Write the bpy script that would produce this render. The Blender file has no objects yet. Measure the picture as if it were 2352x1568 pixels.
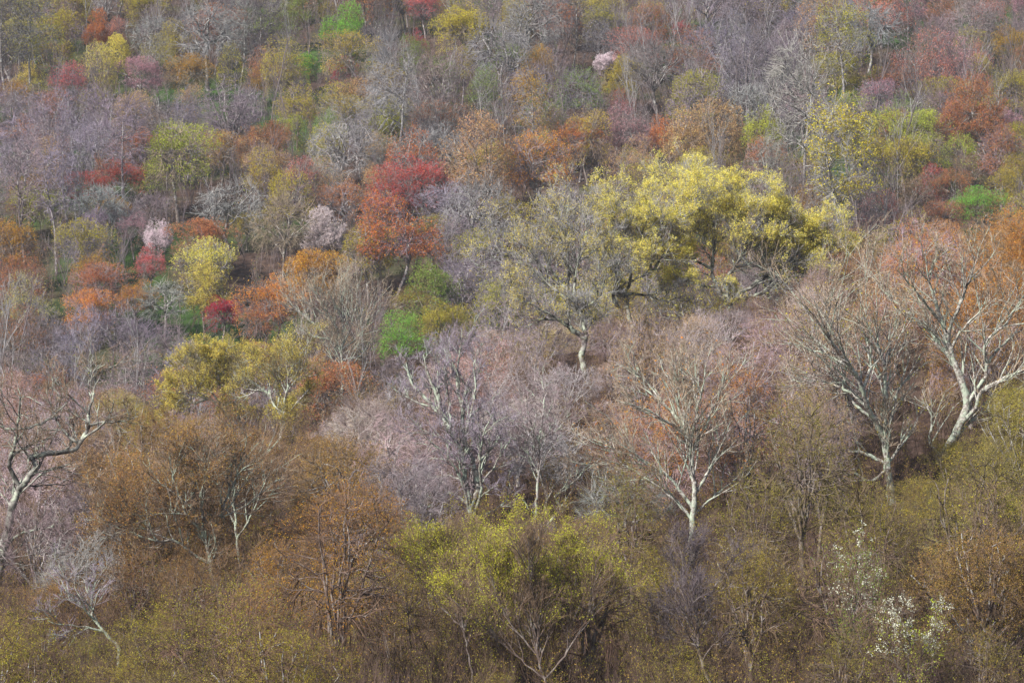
import bpy, math, random
import numpy as np
from mathutils import Vector

# ------------------------------------------------------------------ camera, sky, sun, exposure
S = bpy.context.scene
COL = S.collection
FPX = 6533.0            # focal length in units of a 2352-wide picture (100 mm on 36 mm)
CXP, CYP = 1176.0, 784.0
cam = bpy.data.cameras.new("camera")
cam.lens = 100.0
cam.sensor_width = 36.0
cam.clip_start = 0.5
cam.clip_end = 6000.0
camo = bpy.data.objects.new("camera", cam)
COL.objects.link(camo)
camo.rotation_euler = (math.radians(90), 0, 0)
S.camera = camo

SUN_EL, SUN_AZ = math.radians(40), math.radians(228)      # azimuth clockwise from +Y: behind the camera, to the left
world = bpy.data.worlds.new("World")
S.world = world
world.use_nodes = True
wn = world.node_tree
bg = wn.nodes["Background"]
sky = wn.nodes.new("ShaderNodeTexSky")
sky.sky_type = 'NISHITA'
sky.sun_disc = False
sky.sun_elevation = SUN_EL
sky.sun_rotation = SUN_AZ
sky.dust_density = 2.0
wn.links.new(sky.outputs[0], bg.inputs[0])
bg.inputs[1].default_value = 0.075
sd = bpy.data.lights.new("sun", 'SUN')
sd.energy = 4.6
sd.angle = math.radians(0.5)
sd.color = (1.0, 0.95, 0.88)
so = bpy.data.objects.new("sun", sd)
COL.objects.link(so)
dsun = Vector((math.sin(SUN_AZ) * math.cos(SUN_EL), math.cos(SUN_AZ) * math.cos(SUN_EL), math.sin(SUN_EL)))
so.rotation_euler = dsun.to_track_quat('Z', 'Y').to_euler()
S.view_settings.view_transform = 'Standard'
S.view_settings.look = 'None'
S.view_settings.exposure = 0.95
S.view_settings.gamma = 1.0
S.cycles.use_denoising = True
S.cycles.max_bounces = 6
S.cycles.diffuse_bounces = 3
S.cycles.transmission_bounces = 2
S.cycles.volume_bounces = 1

# ------------------------------------------------------------------ terrain
def terrain(x, y):
    x = np.asarray(x, float); y = np.asarray(y, float)
    xs = 60 * np.tanh(x / 60)
    zc = np.interp(x, [-60, -37, -16, -8, 1, 16, 26, 35, 60, 120], [-9, -8, -7, -5.2, -1.2, .5, 3.4, 4.8, 8, 12])
    yc = 205.0
    near0 = -17.0 + 0.06 * xs
    za = -2.6 + (near0 + 2.6) * np.clip(y / 110.0, 0, 1) ** 0.85
    s = np.clip((y - 110) / (yc - 110), 0, 1)
    zb = near0 + (zc - near0) * (0.75 * s + 0.25 * (s * s * (3 - 2 * s)))
    zr = zc - 24.0 * np.clip((y - yc) / 75.0, 0, 3)
    zn = np.where(y < 110, za, np.where(y < yc, zb, zr))
    zf = -22.0 + (y - 285) * 0.36 + 2.0 * np.sin(x * 0.045 + 1.0) * np.sin(y * 0.03) + 0.02 * x
    zf = np.where(y > 760, -22 + 475 * 0.36 + 0.03 * (y - 760), zf)
    k = 3.0
    far = np.logaddexp(zn / k, zf / k) * k
    w = np.clip((y - 225) / 40, 0, 1)
    z = np.where(y > 225, zn * (1 - w) + far * w, zn)
    z = z + 0.25 * np.sin(x * 0.31 + y * 0.17) * np.sin(x * 0.11 - y * 0.23)
    return z

def ground_z(x, y):
    return float(terrain(x, y))

# ------------------------------------------------------------------ mesh helpers
def mesh_from(name, V, F, mat):
    me = bpy.data.meshes.new(name)
    V = np.ascontiguousarray(V, np.float32); F = np.ascontiguousarray(F, np.int32)
    me.vertices.add(len(V)); me.vertices.foreach_set("co", V.ravel())
    me.loops.add(F.size); me.loops.foreach_set("vertex_index", F.ravel())
    me.polygons.add(len(F))
    me.polygons.foreach_set("loop_start", np.arange(len(F), dtype=np.int32) * F.shape[1])
    me.update(calc_edges=True)
    if mat: me.materials.append(mat)
    return me

def norm(v):
    return v / np.maximum(np.linalg.norm(v, axis=-1, keepdims=True), 1e-9)

class Geo:
    def __init__(self): self.V = []; self.F = []; self.n = 0
    def add(self, V, F):
        self.V.append(V); self.F.append(F + self.n); self.n += len(V)
    def tubes(self, P, R, n):
        B, K, _ = P.shape
        if B == 0: return
        T = np.empty_like(P)
        T[:, 1:-1] = P[:, 2:] - P[:, :-2]; T[:, 0] = P[:, 1] - P[:, 0]; T[:, -1] = P[:, -1] - P[:, -2]
        T = norm(T)
        m = T.mean(1)
        ref = np.eye(3)[np.abs(m).argmin(1)][:, None, :]
        N = norm(np.cross(T, np.broadcast_to(ref, T.shape)))
        W = np.cross(T, N)
        a = np.arange(n) * 2 * math.pi / n
        ring = N[:, :, None, :] * np.cos(a)[None, None, :, None] + W[:, :, None, :] * np.sin(a)[None, None, :, None]
        V = P[:, :, None, :] + ring * R[:, :, None, None]
        idx = np.arange(B * K * n).reshape(B, K, n)
        nx = np.roll(idx, -1, axis=2)
        F = np.stack([idx[:, :-1], nx[:, :-1], nx[:, 1:], idx[:, 1:]], -1).reshape(-1, 4)
        self.add(V.reshape(-1, 3), F)
    def leaves(self, C, size, rng, flat=0.0):
        n = len(C)
        if n == 0: return
        nr = norm(rng.normal(size=(n, 3)) + np.array([0, 0, flat]))
        a = norm(np.cross(nr, rng.normal(size=(n, 3))))
        b = np.cross(nr, a)
        s = size * rng.uniform(0.55, 1.35, (n, 1))
        V = np.stack([C - a * s, C - b * s * 0.55 + a * s * .1, C + a * s, C + b * s * 0.55 + a * s * .1], 1).reshape(-1, 3)
        self.add(V, np.arange(n * 4).reshape(n, 4))
    def mesh(self, name, mat):
        if not self.V: return None
        return mesh_from(name, np.concatenate(self.V), np.concatenate(self.F), mat)

def resample(pts, n):
    p = np.asarray(pts, float)
    d = np.r_[0, np.cumsum(np.linalg.norm(np.diff(p, axis=0), axis=1))]
    t = np.linspace(0, d[-1], n)
    # Catmull-Rom through the points
    ext = np.vstack([2 * p[0] - p[1], p, 2 * p[-1] - p[-2]])
    out = []
    for x in t:
        i = min(max(np.searchsorted(d, x) - 1, 0), len(p) - 2)
        u = (x - d[i]) / max(d[i + 1] - d[i], 1e-9)
        a, b, c, e = ext[i], ext[i + 1], ext[i + 2], ext[i + 3]
        out.append(0.5 * (2 * b + (c - a) * u + (2 * a - 5 * b + 4 * c - e) * u * u + (3 * b - a - 3 * c + e) * u ** 3))
    return np.array(out)

def grow(rng, P, R, n, t0, t1, L, ang, up, out, wander, trop, K, rr, rend, env=None, rabs=None, minL=0.0):
    """n side branches on each of the branches P (B,K,3). L = (min, max) as a share of the parent's length."""
    B, KP, _ = P.shape
    seg = np.linalg.norm(np.diff(P, axis=1), axis=2).sum(1)
    t = t0 + (t1 - t0) * (np.arange(n)[None] + rng.uniform(0, 1, (B, n))) / n
    f = t * (KP - 1); i = np.clip(f.astype(int), 0, KP - 2); u = (f - i)[..., None]
    bi = np.arange(B)[:, None]
    A, C = P[bi, i], P[bi, i + 1]
    p = A + (C - A) * u
    T = norm(C - A)
    r0 = (R[bi, i] * (1 - u[..., 0]) + R[bi, i + 1] * u[..., 0]) * rr
    if rabs: r0 = np.minimum(r0, rabs)
    q = rng.normal(size=T.shape)
    q = norm(q - (q * T).sum(-1, keepdims=True) * T)
    a = rng.uniform(ang[0], ang[1], (B, n, 1))
    d = np.cos(a) * T + np.sin(a) * q
    if env is not None and out:
        o = norm((p - env[0]) / env[1])
        d = d + out * o
    d = norm(d + np.array([0, 0, up]))
    Ln = np.maximum(seg[:, None] * rng.uniform(L[0], L[1], (B, n)) * (1.15 - 0.5 * t), minL)
    if env is not None:
        pe = (p - env[0]) / env[1]; de = d / env[1]
        aa = (de * de).sum(-1); bb = (pe * de).sum(-1); cc = (pe * pe).sum(-1) - 1
        disc = bb * bb - aa * cc
        s = np.where(disc > 0, (-bb + np.sqrt(np.maximum(disc, 0))) / aa, 0)
        s = np.where(cc > 0, 0.25 * Ln, s)
        Ln = np.minimum(Ln, np.maximum(s * rng.uniform(0.8, 1.1, s.shape), Ln * 0.12))
    p = p.reshape(-1, 3); d = d.reshape(-1, 3); Ln = Ln.reshape(-1); r0 = r0.reshape(-1)
    Q = np.empty((len(p), K, 3)); Q[:, 0] = p
    st = (Ln / (K - 1))[:, None]
    for k in range(1, K):
        Q[:, k] = Q[:, k - 1] + d * st
        d = norm(d + wander * rng.normal(size=d.shape) + np.array([0, 0, trop]))
    rt = np.linspace(0, 1, K)[None]
    RR = r0[:, None] * (1 - rt) + np.minimum(rend, r0)[:, None] * rt if not np.isscalar(rend) else r0[:, None] * (1 - rt) + np.minimum(rend, r0[:, None]) * rt
    return Q, RR

def stem(rng, base, d, L, r0, r1, K, wander, trop):
    P = np.empty((1, K, 3)); P[0, 0] = base; d = norm(np.asarray(d, float))
    for k in range(1, K):
        P[0, k] = P[0, k - 1] + d * L / (K - 1)
        d = norm(d + wander * rng.normal(size=3) + np.array([0, 0, trop]))
    return P, np.linspace(r0, r1, K)[None]

# ------------------------------------------------------------------ materials
def new_mat(name):
    m = bpy.data.materials.new(name); m.use_nodes = True
    nt = m.node_tree; nt.nodes.clear()
    return m, nt, nt.nodes.new("ShaderNodeOutputMaterial")

def N(nt, typ, **kw):
    n = nt.nodes.new(typ)
    for k, v in kw.items(): setattr(n, k, v)
    return n

def mixc(nt, fac, a, b, blend='MIX'):
    n = N(nt, "ShaderNodeMix", data_type='RGBA', blend_type=blend)
    for sock, v in ((n.inputs[0], fac), (n.inputs[6], a), (n.inputs[7], b)):
        if hasattr(v, "node"): nt.links.new(v, sock)
        else: sock.default_value = v if not isinstance(v, tuple) or len(v) == 4 else (*v, 1)
    return n.outputs[2]

def ramp(nt, src, stops):
    r = N(nt, "ShaderNodeValToRGB")
    while len(r.color_ramp.elements) < len(stops): r.color_ramp.elements.new(0.5)
    for e, (p, c) in zip(r.color_ramp.elements, stops):
        e.position = p; e.color = (*c, 1) if len(c) == 3 else c
    nt.links.new(src, r.inputs[0])
    return r.outputs[0]

def m_leaf():
    m, nt, out = new_mat("young_leaf")
    oi = N(nt, "ShaderNodeObjectInfo"); geo = N(nt, "ShaderNodeNewGeometry")
    hsv = N(nt, "ShaderNodeHueSaturation")
    mr = N(nt, "ShaderNodeMapRange"); nt.links.new(geo.outputs["Random Per Island"], mr.inputs[0])
    mr.inputs[3].default_value = 0.475; mr.inputs[4].default_value = 0.525
    nt.links.new(mr.outputs[0], hsv.inputs["Hue"])
    mt = N(nt, "ShaderNodeMath", operation='MULTIPLY'); nt.links.new(geo.outputs["Random Per Island"], mt.inputs[0]); mt.inputs[1].default_value = 7.31
    fr = N(nt, "ShaderNodeMath", operation='FRACT'); nt.links.new(mt.outputs[0], fr.inputs[0])
    mv = N(nt, "ShaderNodeMapRange"); nt.links.new(fr.outputs[0], mv.inputs[0]); mv.inputs[3].default_value = 0.6; mv.inputs[4].default_value = 1.3
    nt.links.new(mv.outputs[0], hsv.inputs["Value"])
    nt.links.new(oi.outputs["Color"], hsv.inputs["Color"])
    d = N(nt, "ShaderNodeBsdfDiffuse"); t = N(nt, "ShaderNodeBsdfTranslucent"); mx = N(nt, "ShaderNodeMixShader")
    nt.links.new(hsv.outputs[0], d.inputs[0]); nt.links.new(hsv.outputs[0], t.inputs[0])
    mx.inputs[0].default_value = 0.45
    nt.links.new(d.outputs[0], mx.inputs[1]); nt.links.new(t.outputs[0], mx.inputs[2]); nt.links.new(mx.outputs[0], out.inputs[0])
    return m

def m_twig():
    m, nt, out = new_mat("fine_twig_bark")
    oi = N(nt, "ShaderNodeObjectInfo"); geo = N(nt, "ShaderNodeNewGeometry")
    hsv = N(nt, "ShaderNodeHueSaturation")
    mv = N(nt, "ShaderNodeMapRange"); nt.links.new(geo.outputs["Random Per Island"], mv.inputs[0]); mv.inputs[3].default_value = 0.55; mv.inputs[4].default_value = 1.4
    nt.links.new(mv.outputs[0], hsv.inputs["Value"]); nt.links.new(oi.outputs["Color"], hsv.inputs["Color"])
    d = N(nt, "ShaderNodeBsdfDiffuse"); nt.links.new(hsv.outputs[0], d.inputs[0]); nt.links.new(d.outputs[0], out.inputs[0])
    return m

def m_bark(name, lichen, amount, dark=(0.09, 0.065, 0.055), sc=7.0):
    """bark of the object's own colour with blotches of pale lichen and dark fissures"""
    m, nt, out = new_mat(name)
    oi = N(nt, "ShaderNodeObjectInfo"); tc = N(nt, "ShaderNodeTexCoord")
    n1 = N(nt, "ShaderNodeTexNoise"); n1.inputs["Scale"].default_value = 1.6; n1.inputs["Detail"].default_value = 6; n1.inputs["Roughness"].default_value = 0.7
    n2 = N(nt, "ShaderNodeTexNoise"); n2.inputs["Scale"].default_value = sc; n2.inputs["Detail"].default_value = 4
    nt.links.new(tc.outputs["Object"], n1.inputs[0]); nt.links.new(tc.outputs["Object"], n2.inputs[0])
    base = mixc(nt, ramp(nt, n2.outputs[0], [(0.35, (0, 0, 0)), (0.65, (1, 1, 1))]), dark, oi.outputs["Color"])
    lf = ramp(nt, n1.outputs[0], [(0.5 - amount, (0, 0, 0)), (0.58 - amount, (1, 1, 1))])
    c = mixc(nt, lf, base, lichen)
    b = N(nt, "ShaderNodeBsdfPrincipled"); b.inputs["Roughness"].default_value = 0.95; b.inputs["Specular IOR Level"].default_value = 0.15
    nt.links.new(c, b.inputs["Base Color"])
    bp = N(nt, "ShaderNodeBump"); bp.inputs["Strength"].default_value = 0.7; bp.inputs["Distance"].default_value = 0.05
    nt.links.new(n2.outputs[0], bp.inputs["Height"]); nt.links.new(bp.outputs[0], b.inputs["Normal"])
    nt.links.new(b.outputs[0], out.inputs[0])
    return m

def m_ground():
    m, nt, out = new_mat("forest_floor")
    geo = N(nt, "ShaderNodeNewGeometry")
    n1 = N(nt, "ShaderNodeTexNoise"); n1.inputs["Scale"].default_value = 0.035; n1.inputs["Detail"].default_value = 5
    n2 = N(nt, "ShaderNodeTexNoise"); n2.inputs["Scale"].default_value = 0.8; n2.inputs["Detail"].default_value = 8; n2.inputs["Roughness"].default_value = 0.7
    for n in (n1, n2): nt.links.new(geo.outputs["Position"], n.inputs[0])
    litter = ramp(nt, n2.outputs[0], [(0.3, (0.02, 0.014, 0.012)), (0.5, (0.06, 0.04, 0.033)), (0.7, (0.11, 0.075, 0.06))])
    green = ramp(nt, n2.outputs[0], [(0.3, (0.02, 0.04, 0.012)), (0.55, (0.04, 0.075, 0.02)), (0.75, (0.07, 0.12, 0.025))])
    sp = N(nt, "ShaderNodeSeparateXYZ"); nt.links.new(geo.outputs["Position"], sp.inputs[0])
    fr = N(nt, "ShaderNodeMapRange"); nt.links.new(sp.outputs[1], fr.inputs[0]); fr.inputs[1].default_value = 250; fr.inputs[2].default_value = 300
    ml = N(nt, "ShaderNodeMath", operation='MULTIPLY'); nt.links.new(fr.outputs[0], ml.inputs[1])
    nt.links.new(ramp(nt, n1.outputs[0], [(0.5, (0, 0, 0)), (0.62, (1, 1, 1))]), ml.inputs[0])      # spring grass only grows across the ravine
    c = mixc(nt, ml.outputs[0], litter, green)
    b = N(nt, "ShaderNodeBsdfDiffuse"); nt.links.new(c, b.inputs[0]); nt.links.new(b.outputs[0], out.inputs[0])
    return m

M_LEAF, M_TWIG = m_leaf(), m_twig()
M_BARK = m_bark("grey_bark", (0.36, 0.355, 0.34), -0.02)
M_LICHEN = m_bark("lichen_bark", (0.33, 0.38, 0.305), 0.02)
M_DARK = m_bark('dark_bark', (0.20, 0.175, 0.16), 0.0)
M_SHADE_MOSS = m_bark('shade_and_moss_bark', (0.36, 0.40, 0.32), -0.02, (0.02, 0.016, 0.014), 2.6)  # dark streaks: shade painted on the yellow trees' trunks, moss on the left oak
M_GROUND = m_ground()

# ------------------------------------------------------------------ ground
xs = np.r_[np.linspace(-900, -130, 40), np.linspace(-125, 125, 126), np.linspace(130, 900, 40)]
ys = np.r_[np.linspace(-80, 90, 40), np.linspace(92, 650, 280), np.linspace(655, 2600, 80)]
gx, gy = np.meshgrid(xs, ys)
gv = np.stack([gx, gy, terrain(gx, gy)], -1).reshape(-1, 3)
nxg, nyg = len(xs), len(ys)
ii = np.arange(nxg * nyg).reshape(nyg, nxg)
gf = np.stack([ii[:-1, :-1], ii[:-1, 1:], ii[1:, 1:], ii[1:, :-1]], -1).reshape(-1, 4)
ground = bpy.data.objects.new("ground", mesh_from("ground", gv, gf, M_GROUND)); COL.objects.link(ground)
ground["kind"] = "structure"

# ------------------------------------------------------------------ tree prototypes (metres; nominal crown width W, height H)
class Proto: pass

def finish(rng, nameform, tgeo, cgeo, tips, env, W, H, leaf, nleaf, topbias, spread, bark=None):
    p = Proto(); p.W, p.H = W, H
    p.trunk = tgeo.mesh("trunk", bark or M_BARK); p.crown = cgeo.mesh("crown", M_TWIG)
    e = (tips - env[0]) / env[1]
    rad = np.linalg.norm(e, axis=1)
    score = 0.55 * rad + topbias * e[:, 2] + 0.25 * rng.normal(size=len(tips))
    order = np.argsort(-score)
    # clumps: tips fall in lumps, so that foliage has gaps
    lump = np.sin(tips[:, 0] * 1.9 + 1) + np.sin(tips[:, 1] * 1.7 + 2) + np.sin(tips[:, 2] * 2.1)
    order = order[np.argsort(-(score + 0.3 * lump)[order], kind='stable')]
    p.fol = {}
    for lvl, (share, mult, sz) in {1: (0.6, 1.0, 0.8), 2: (0.62, 1.5, 0.85), 3: (0.7, 2.0, 0.9), 4: (.92, 6.0, .8)}.items():
        sel = order[:int(len(order) * share)]
        c = np.repeat(tips[sel], max(1, round(nleaf * mult)), axis=0)
        c = c + rng.normal(size=c.shape) * spread
        g = Geo(); g.leaves(c, leaf * sz, rng)
        p.fol[lvl] = g.mesh("foliage", M_LEAF)
    return p

def tips_of(Q):
    return np.concatenate([Q[:, -1], Q[:, -1] * 0.5 + Q[:, -2] * 0.5])

def targets(rng, n, env, r0, r1, zmin=-1.0, gap=0.0, rough=.2):
    """points spread through an uneven ellipsoid crown: r0..r1 of its radius, with gaps"""
    ph = rng.uniform(0, 6.28, 6)
    out = np.empty((0, 3))
    while len(out) < n:
        d = norm(rng.normal(size=(n * 3, 3)))
        d = d[d[:, 2] > zmin]
        edge = 1 + rough * (np.sin(3 * d[:, 0] + 2 * d[:, 2] + ph[0]) + np.sin(3.3 * d[:, 1] - 2 * d[:, 0] + ph[1]) + .7 * np.sin(6 * d[:, 2] + 4 * d[:, 1] + ph[2])) * .7
        r = (r0 ** 2.4 + (r1 ** 2.4 - r0 ** 2.4) * rng.uniform(0, 1, len(d))) ** (1 / 2.4) * edge
        q = d * r[:, None]
        if gap:
            l = np.sin(4.1 * q[:, 0] + ph[3]) + np.sin(4.4 * q[:, 1] + ph[4]) + np.sin(4.7 * q[:, 2] + ph[5])
            q = q[l + rng.normal(size=len(q)) * .8 > gap * 2 - 1.6]
        out = np.vstack([out, q])
    return env[0] + out[:n] * env[1]

def aim(rng, P, R, T, K, env, rr, rend, rabs=9.0, wob=.06, up=.3, outw=.5, bend=.6, acute=.7):
    """one branch to each target T, leaving the branch point that lies best behind it"""
    tang = np.empty_like(P); tang[:, 1:-1] = P[:, 2:] - P[:, :-2]; tang[:, 0] = P[:, 1] - P[:, 0]; tang[:, -1] = P[:, -1] - P[:, -2]
    tang = norm(tang)
    k0 = 1
    pts = P[:, k0:].reshape(-1, 3); tg = tang[:, k0:].reshape(-1, 3); rad = R[:, k0:].reshape(-1)
    best = np.empty(len(T), int)
    for i in range(0, len(T), 400):
        v = T[i:i + 400, None] - pts[None]
        d = np.sqrt((v * v).sum(-1)) + 1e-6
        c = (v * tg[None]).sum(-1) / d
        best[i:i + 400] = (d * (1 + acute * (1 - c)) + .02 * np.abs(d)).argmin(1)
    p, t, r = pts[best], tg[best], rad[best]
    v = T - p; L = np.linalg.norm(v, axis=1, keepdims=True)
    o = norm((T - env[0]) / env[1] ** 2)
    e = norm(norm(v) * .6 + outw * o + np.array([0, 0, up]))
    m0 = t * L * bend + v * (1 - bend) * .6; m1 = e * L * .8
    s = np.linspace(0, 1, K)[None, :, None]
    h = (2 * s ** 3 - 3 * s ** 2 + 1) * p[:, None] + (s ** 3 - 2 * s ** 2 + s) * m0[:, None] + (-2 * s ** 3 + 3 * s ** 2) * T[:, None] + (s ** 3 - s ** 2) * m1[:, None]
    nz = np.cumsum(rng.normal(size=h.shape), axis=1) * wob * L[:, None] / math.sqrt(K)
    nz = nz - nz[:, :1] - (nz[:, -1:] - nz[:, :1]) * s * .7
    h = h + nz
    ra = np.minimum(np.minimum(r * rr, rabs), .012 + L[:, 0] * .03)
    u = np.linspace(0, 1, K)[None]
    RR = ra[:, None] * (1 - u) + np.minimum(rend, ra)[:, None] * u
    return h, RR

def proto_tree(seed, form, fine=1.0, rt=0.016, leaf=0.11, nleaf=2, far=True, bark=None):
    rng = np.random.default_rng(seed)
    t, c = Geo(), Geo()
    lean = rng.normal(size=2) * .06
    if form == 'D':      # domed spreading crown on a forked trunk
        W, H = 10.0, 12.5
        env = (np.array([0, 0, 7.9]), np.array([5.0, 5.0, 4.6]))
        P0, R0 = stem(rng, (0, 0, -.6), (*lean, 1), 5.8, .26, .17, 8, .07, .04)
        lv = [(9, .45, .72, -.15, 9, .75, .06, .09, .25), (60, .5, .9, -.45, 7, .7, .028, .09, .3), (480, .45, .97, -.6, 5, .75, rt, .08, .35), (int(2700 * fine), .4, 1.0, -.75, 4, .8, rt * .55, .07, .4)]
        topb = 0.6
    elif form == 'G':    # gnarled open crown with heavy crooked limbs
        W, H = 11.0, 14.0
        env = (np.array([0, 0, 9.0]), np.array([5.5, 5.5, 5.0]))
        P0, R0 = stem(rng, (0, 0, -.6), (*(lean * 1.6), 1), 8.0, .34, .2, 10, .12, .05)
        lv = [(8, .5, .9, -.5, 11, .8, .07, .22, .1), (46, .5, .95, -.7, 8, .72, .035, .2, .15), (300, .5, 1.0, -.8, 6, .75, rt * 1.2, .16, .2), (int(2600 * fine), .5, 1.03, -.9, 4, .8, rt * .55, .12, .25)]
        topb = 0.4
    elif form == 'T':    # tall pole trunk with a small high crown
        W, H = 7.0, 18.0
        env = (np.array([0, 0, 12.4]), np.array([3.5, 3.5, 5.6]))
        P0, R0 = stem(rng, (0, 0, -.6), (*lean, 1), 14.5, .22, .07, 12, .05, .03)
        lv = [(12, .5, .9, -.95, 8, .6, .035, .1, .35), (60, .5, .95, -.9, 6, .7, .022, .1, .35), (330, .4, 1.0, -.95, 5, .75, rt, .09, .35), (int(2000 * fine), .35, 1.02, -1, 4, .8, rt * .55, .08, .35)]
        topb = 0.35
    elif form == 'U':    # upright fine-branched crown, several steep leaders
        W, H = 8.0, 14.0
        env = (np.array([0, 0, 8.2]), np.array([4.0, 4.0, 5.8]))
        P0, R0 = stem(rng, (0, 0, -.6), (*lean, 1), 4.0, .21, .16, 6, .05, .03)
        lv = [(9, .6, .9, .25, 10, .7, .04, .06, .8), (60, .5, .95, -.2, 7, .7, .025, .06, .8), (460, .4, .98, -.6, 5, .75, rt, .06, .8), (int(2500 * fine), .35, 1.0, -.8, 4, .8, rt * .55, .06, .8)]
        topb = 0.45
    elif form == 'V':    # fan of stems from low down
        W, H = 10.0, 11.0
        env = (np.array([0, 0, 5.9]), np.array([5.0, 5.0, 5.2]))
        P0, R0 = stem(rng, (0, 0, -.6), (*lean, 1), 2.2, .27, .2, 5, .04, .0)
        lv = [(11, .75, .95, .0, 11, .62, .04, .05, .5), (66, .55, .97, -.3, 8, .65, .024, .06, .5), (420, .5, 1.0, -.5, 5, .75, rt, .07, .5), (int(3000 * fine), .5, 1.02, -.6, 4, .8, rt * .55, .07, .5)]
        topb = 0.3
    else:                # 'B' thicket-like small tree: many thin stems
        W, H = 7.4, 9.4
        env = (np.array([0, 0, 4.6]), np.array([3.6, 3.6, 4.8]))
        P0s, R0s = [], []
        for k in range(7):
            a = rng.uniform(0, 6.28); rr_ = rng.uniform(0, .9)
            q, r = stem(rng, (rr_ * math.cos(a), rr_ * math.sin(a), -.5), (.34 * math.cos(a) * rng.uniform(.3, 1.6), .34 * math.sin(a) * rng.uniform(.3, 1.6), 1), rng.uniform(5.0, 8.6), rng.uniform(.04, .075), .02, 9, .07, .03)
            P0s.append(q); R0s.append(r)
        P0, R0 = np.concatenate(P0s), np.concatenate(R0s)
        lv = [(60, .5, .95, -.5, 8, .65, .014, .08, .7), (520, .4, 1.0, -.7, 5, .7, rt * .75, .08, .7), (int(3300 * fine), .25, 1.06, -.9, 4, .8, rt * .45, .08, .7)]
        topb = 0.3
    t.tubes(P0, R0, 8 if not far else 7)
    P, R_ = P0, R0
    last = None
    skel_P, skel_R = [P0], [R0]
    for i, (n, r0, r1, zmin, K, rr, rend, wob, up) in enumerate(lv):
        if len(skel_P) > 1:      # aim from the last two levels
            KK = max(q.shape[1] for q in skel_P[-2:])
            AP = np.concatenate([np.stack([resamp_fast(q, KK)], 0)[0] for q in skel_P[-2:]]); AR = np.concatenate([resamp_fast(q[..., None], KK)[..., 0] for q in skel_R[-2:]])
        else:
            AP, AR = P0, R0
        T = targets(rng, n, env, r0, r1, zmin, .62 if i >= len(lv) - 2 else .3 if i == len(lv) - 3 else 0, .34 if form == 'B' else .29 if form == 'D' else .2)
        Q, RQ = aim(rng, AP, AR, T, K, env, rr, rend, 9.0 if i == 0 else (rt if i == len(lv) - 1 else 9.0), wob, up, .5 if form != 'U' else .2)
        skel_P.append(Q); skel_R.append(RQ)
        if i <= (1 if form != 'B' else 0): t.tubes(Q, RQ, 6 if i == 0 and form != 'B' else 4)
        else: c.tubes(Q, RQ, 3)
    Q = skel_P[-1]
    tips = np.concatenate([Q[:, -1], Q[:, -1] * .6 + Q[:, -2] * .4, skel_P[-2][:, -1]])
    return finish(rng, form, t, c, tips, env, W, H, leaf, nleaf, topb, 0.13 if far else 0.08, bark)

def resamp_fast(q, K):
    k = q.shape[1]
    if k == K: return q
    f = np.linspace(0, k - 1, K); i = np.clip(f.astype(int), 0, k - 2); u = (f - i)[None, :, None]
    return q[:, i] * (1 - u) + q[:, i + 1] * u

PROTO = {}
for f, n in (('D', 5), ('G', 3), ('T', 4), ('U', 4), ('V', 2)):
    PROTO['f' + f] = [proto_tree(100 + 10 * ord(f) + k, f) for k in range(n)]
for f, n in (('B', 5), ('V', 2), ('U', 2), ('D', 2)):
    PROTO['n' + f] = [proto_tree(500 + 10 * ord(f) + k, f, 1.4, .013, .055, 2, False) for k in range(n)]

for f, n in (('B', 4), ('U', 2)):
    PROTO['b' + f] = [proto_tree(900 + 10 * ord(f) + k, f, .8, .013, .045, 2, False, M_DARK) for k in range(n)]

# ------------------------------------------------------------------ colours: (base colour, words)
TW = {  # twig haze
    'lav': ((.30, .255, .31), 'bare lavender-grey'), 'mau': ((.30, .235, .25), 'bare mauve-brown'), 'sil': ((.35, .34, .345), 'bare silver-grey'),
    'brn': ((.24, .168, .115), 'bare brown'), 'tan': ((.37, .29, .215), 'bare tan'), 'oli': ((.25, .205, .095), 'bare olive-brown'),
    'drk': ((.14, .115, .13), 'bare dark grey'), 'pik': ((.37, .30, .29), 'bare pinkish'),
}
FO = {
    'or': ((.62, .285, .06), 'orange'), 'orr': ((.53, .195, .06), 'red-orange'), 'red': ((.50, .085, .07), 'red'),
    'cri': ((.46, .02, .05), 'crimson'), 'rus': ((.48, .20, .085), 'rust-brown'), 'sal': ((.58, .22, .16), 'salmon'),
    'pkr': ((.60, .13, .13), 'pinkish red'), 'pin': ((.52, .28, .32), 'dusty pink'), 'blo': ((.82, .68, .74), 'white-blossomed'),
    'yel': ((.72, .60, .13), 'yellow'), 'yo': ((.50, .42, .055), 'yellow-olive'), 'yg': ((.47, .52, .065), 'yellow-green'),
    'sgr': ((.56, .55, .06), 'spring yellow-green'),
    'grn': ((.22, .47, .065), 'bright green'), 'gol': ((.22, .30, .06), 'dull green'), 'och': ((.52, .29, .04), 'ochre'),
    'tan': ((.52, .34, .15), 'tan'), 'oli': ((.42, .36, .05), 'olive'), 'pal': ((.60, .54, .16), 'pale yellow'),
    'big': ((.82, .73, .17), 'bright yellow'), 'whi': ((.74, .76, .62), 'white-flowered'), 'bro': ((.42, .25, .07), 'russet-olive'),
}
FORMW = {'D': 'round-crowned', 'G': 'gnarled', 'T': 'tall slim', 'U': 'upright', 'V': 'fan-shaped', 'B': 'bushy'}
KINDW = {'B': 'thicket_tree'}

def proj(x, y, z):
    return CXP + FPX * x / y, CYP - FPX * z / y

HEROPTS = []
TREES = []          # records for labels and for keeping fills off the table's trees
R = random.Random(7)

def jit(c, amt=.12):
    k = 1 + R.uniform(-amt, amt)
    return tuple(max(0.005, min(.95, v * k * (1 + R.uniform(-.06, .06)))) for v in c)

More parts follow.
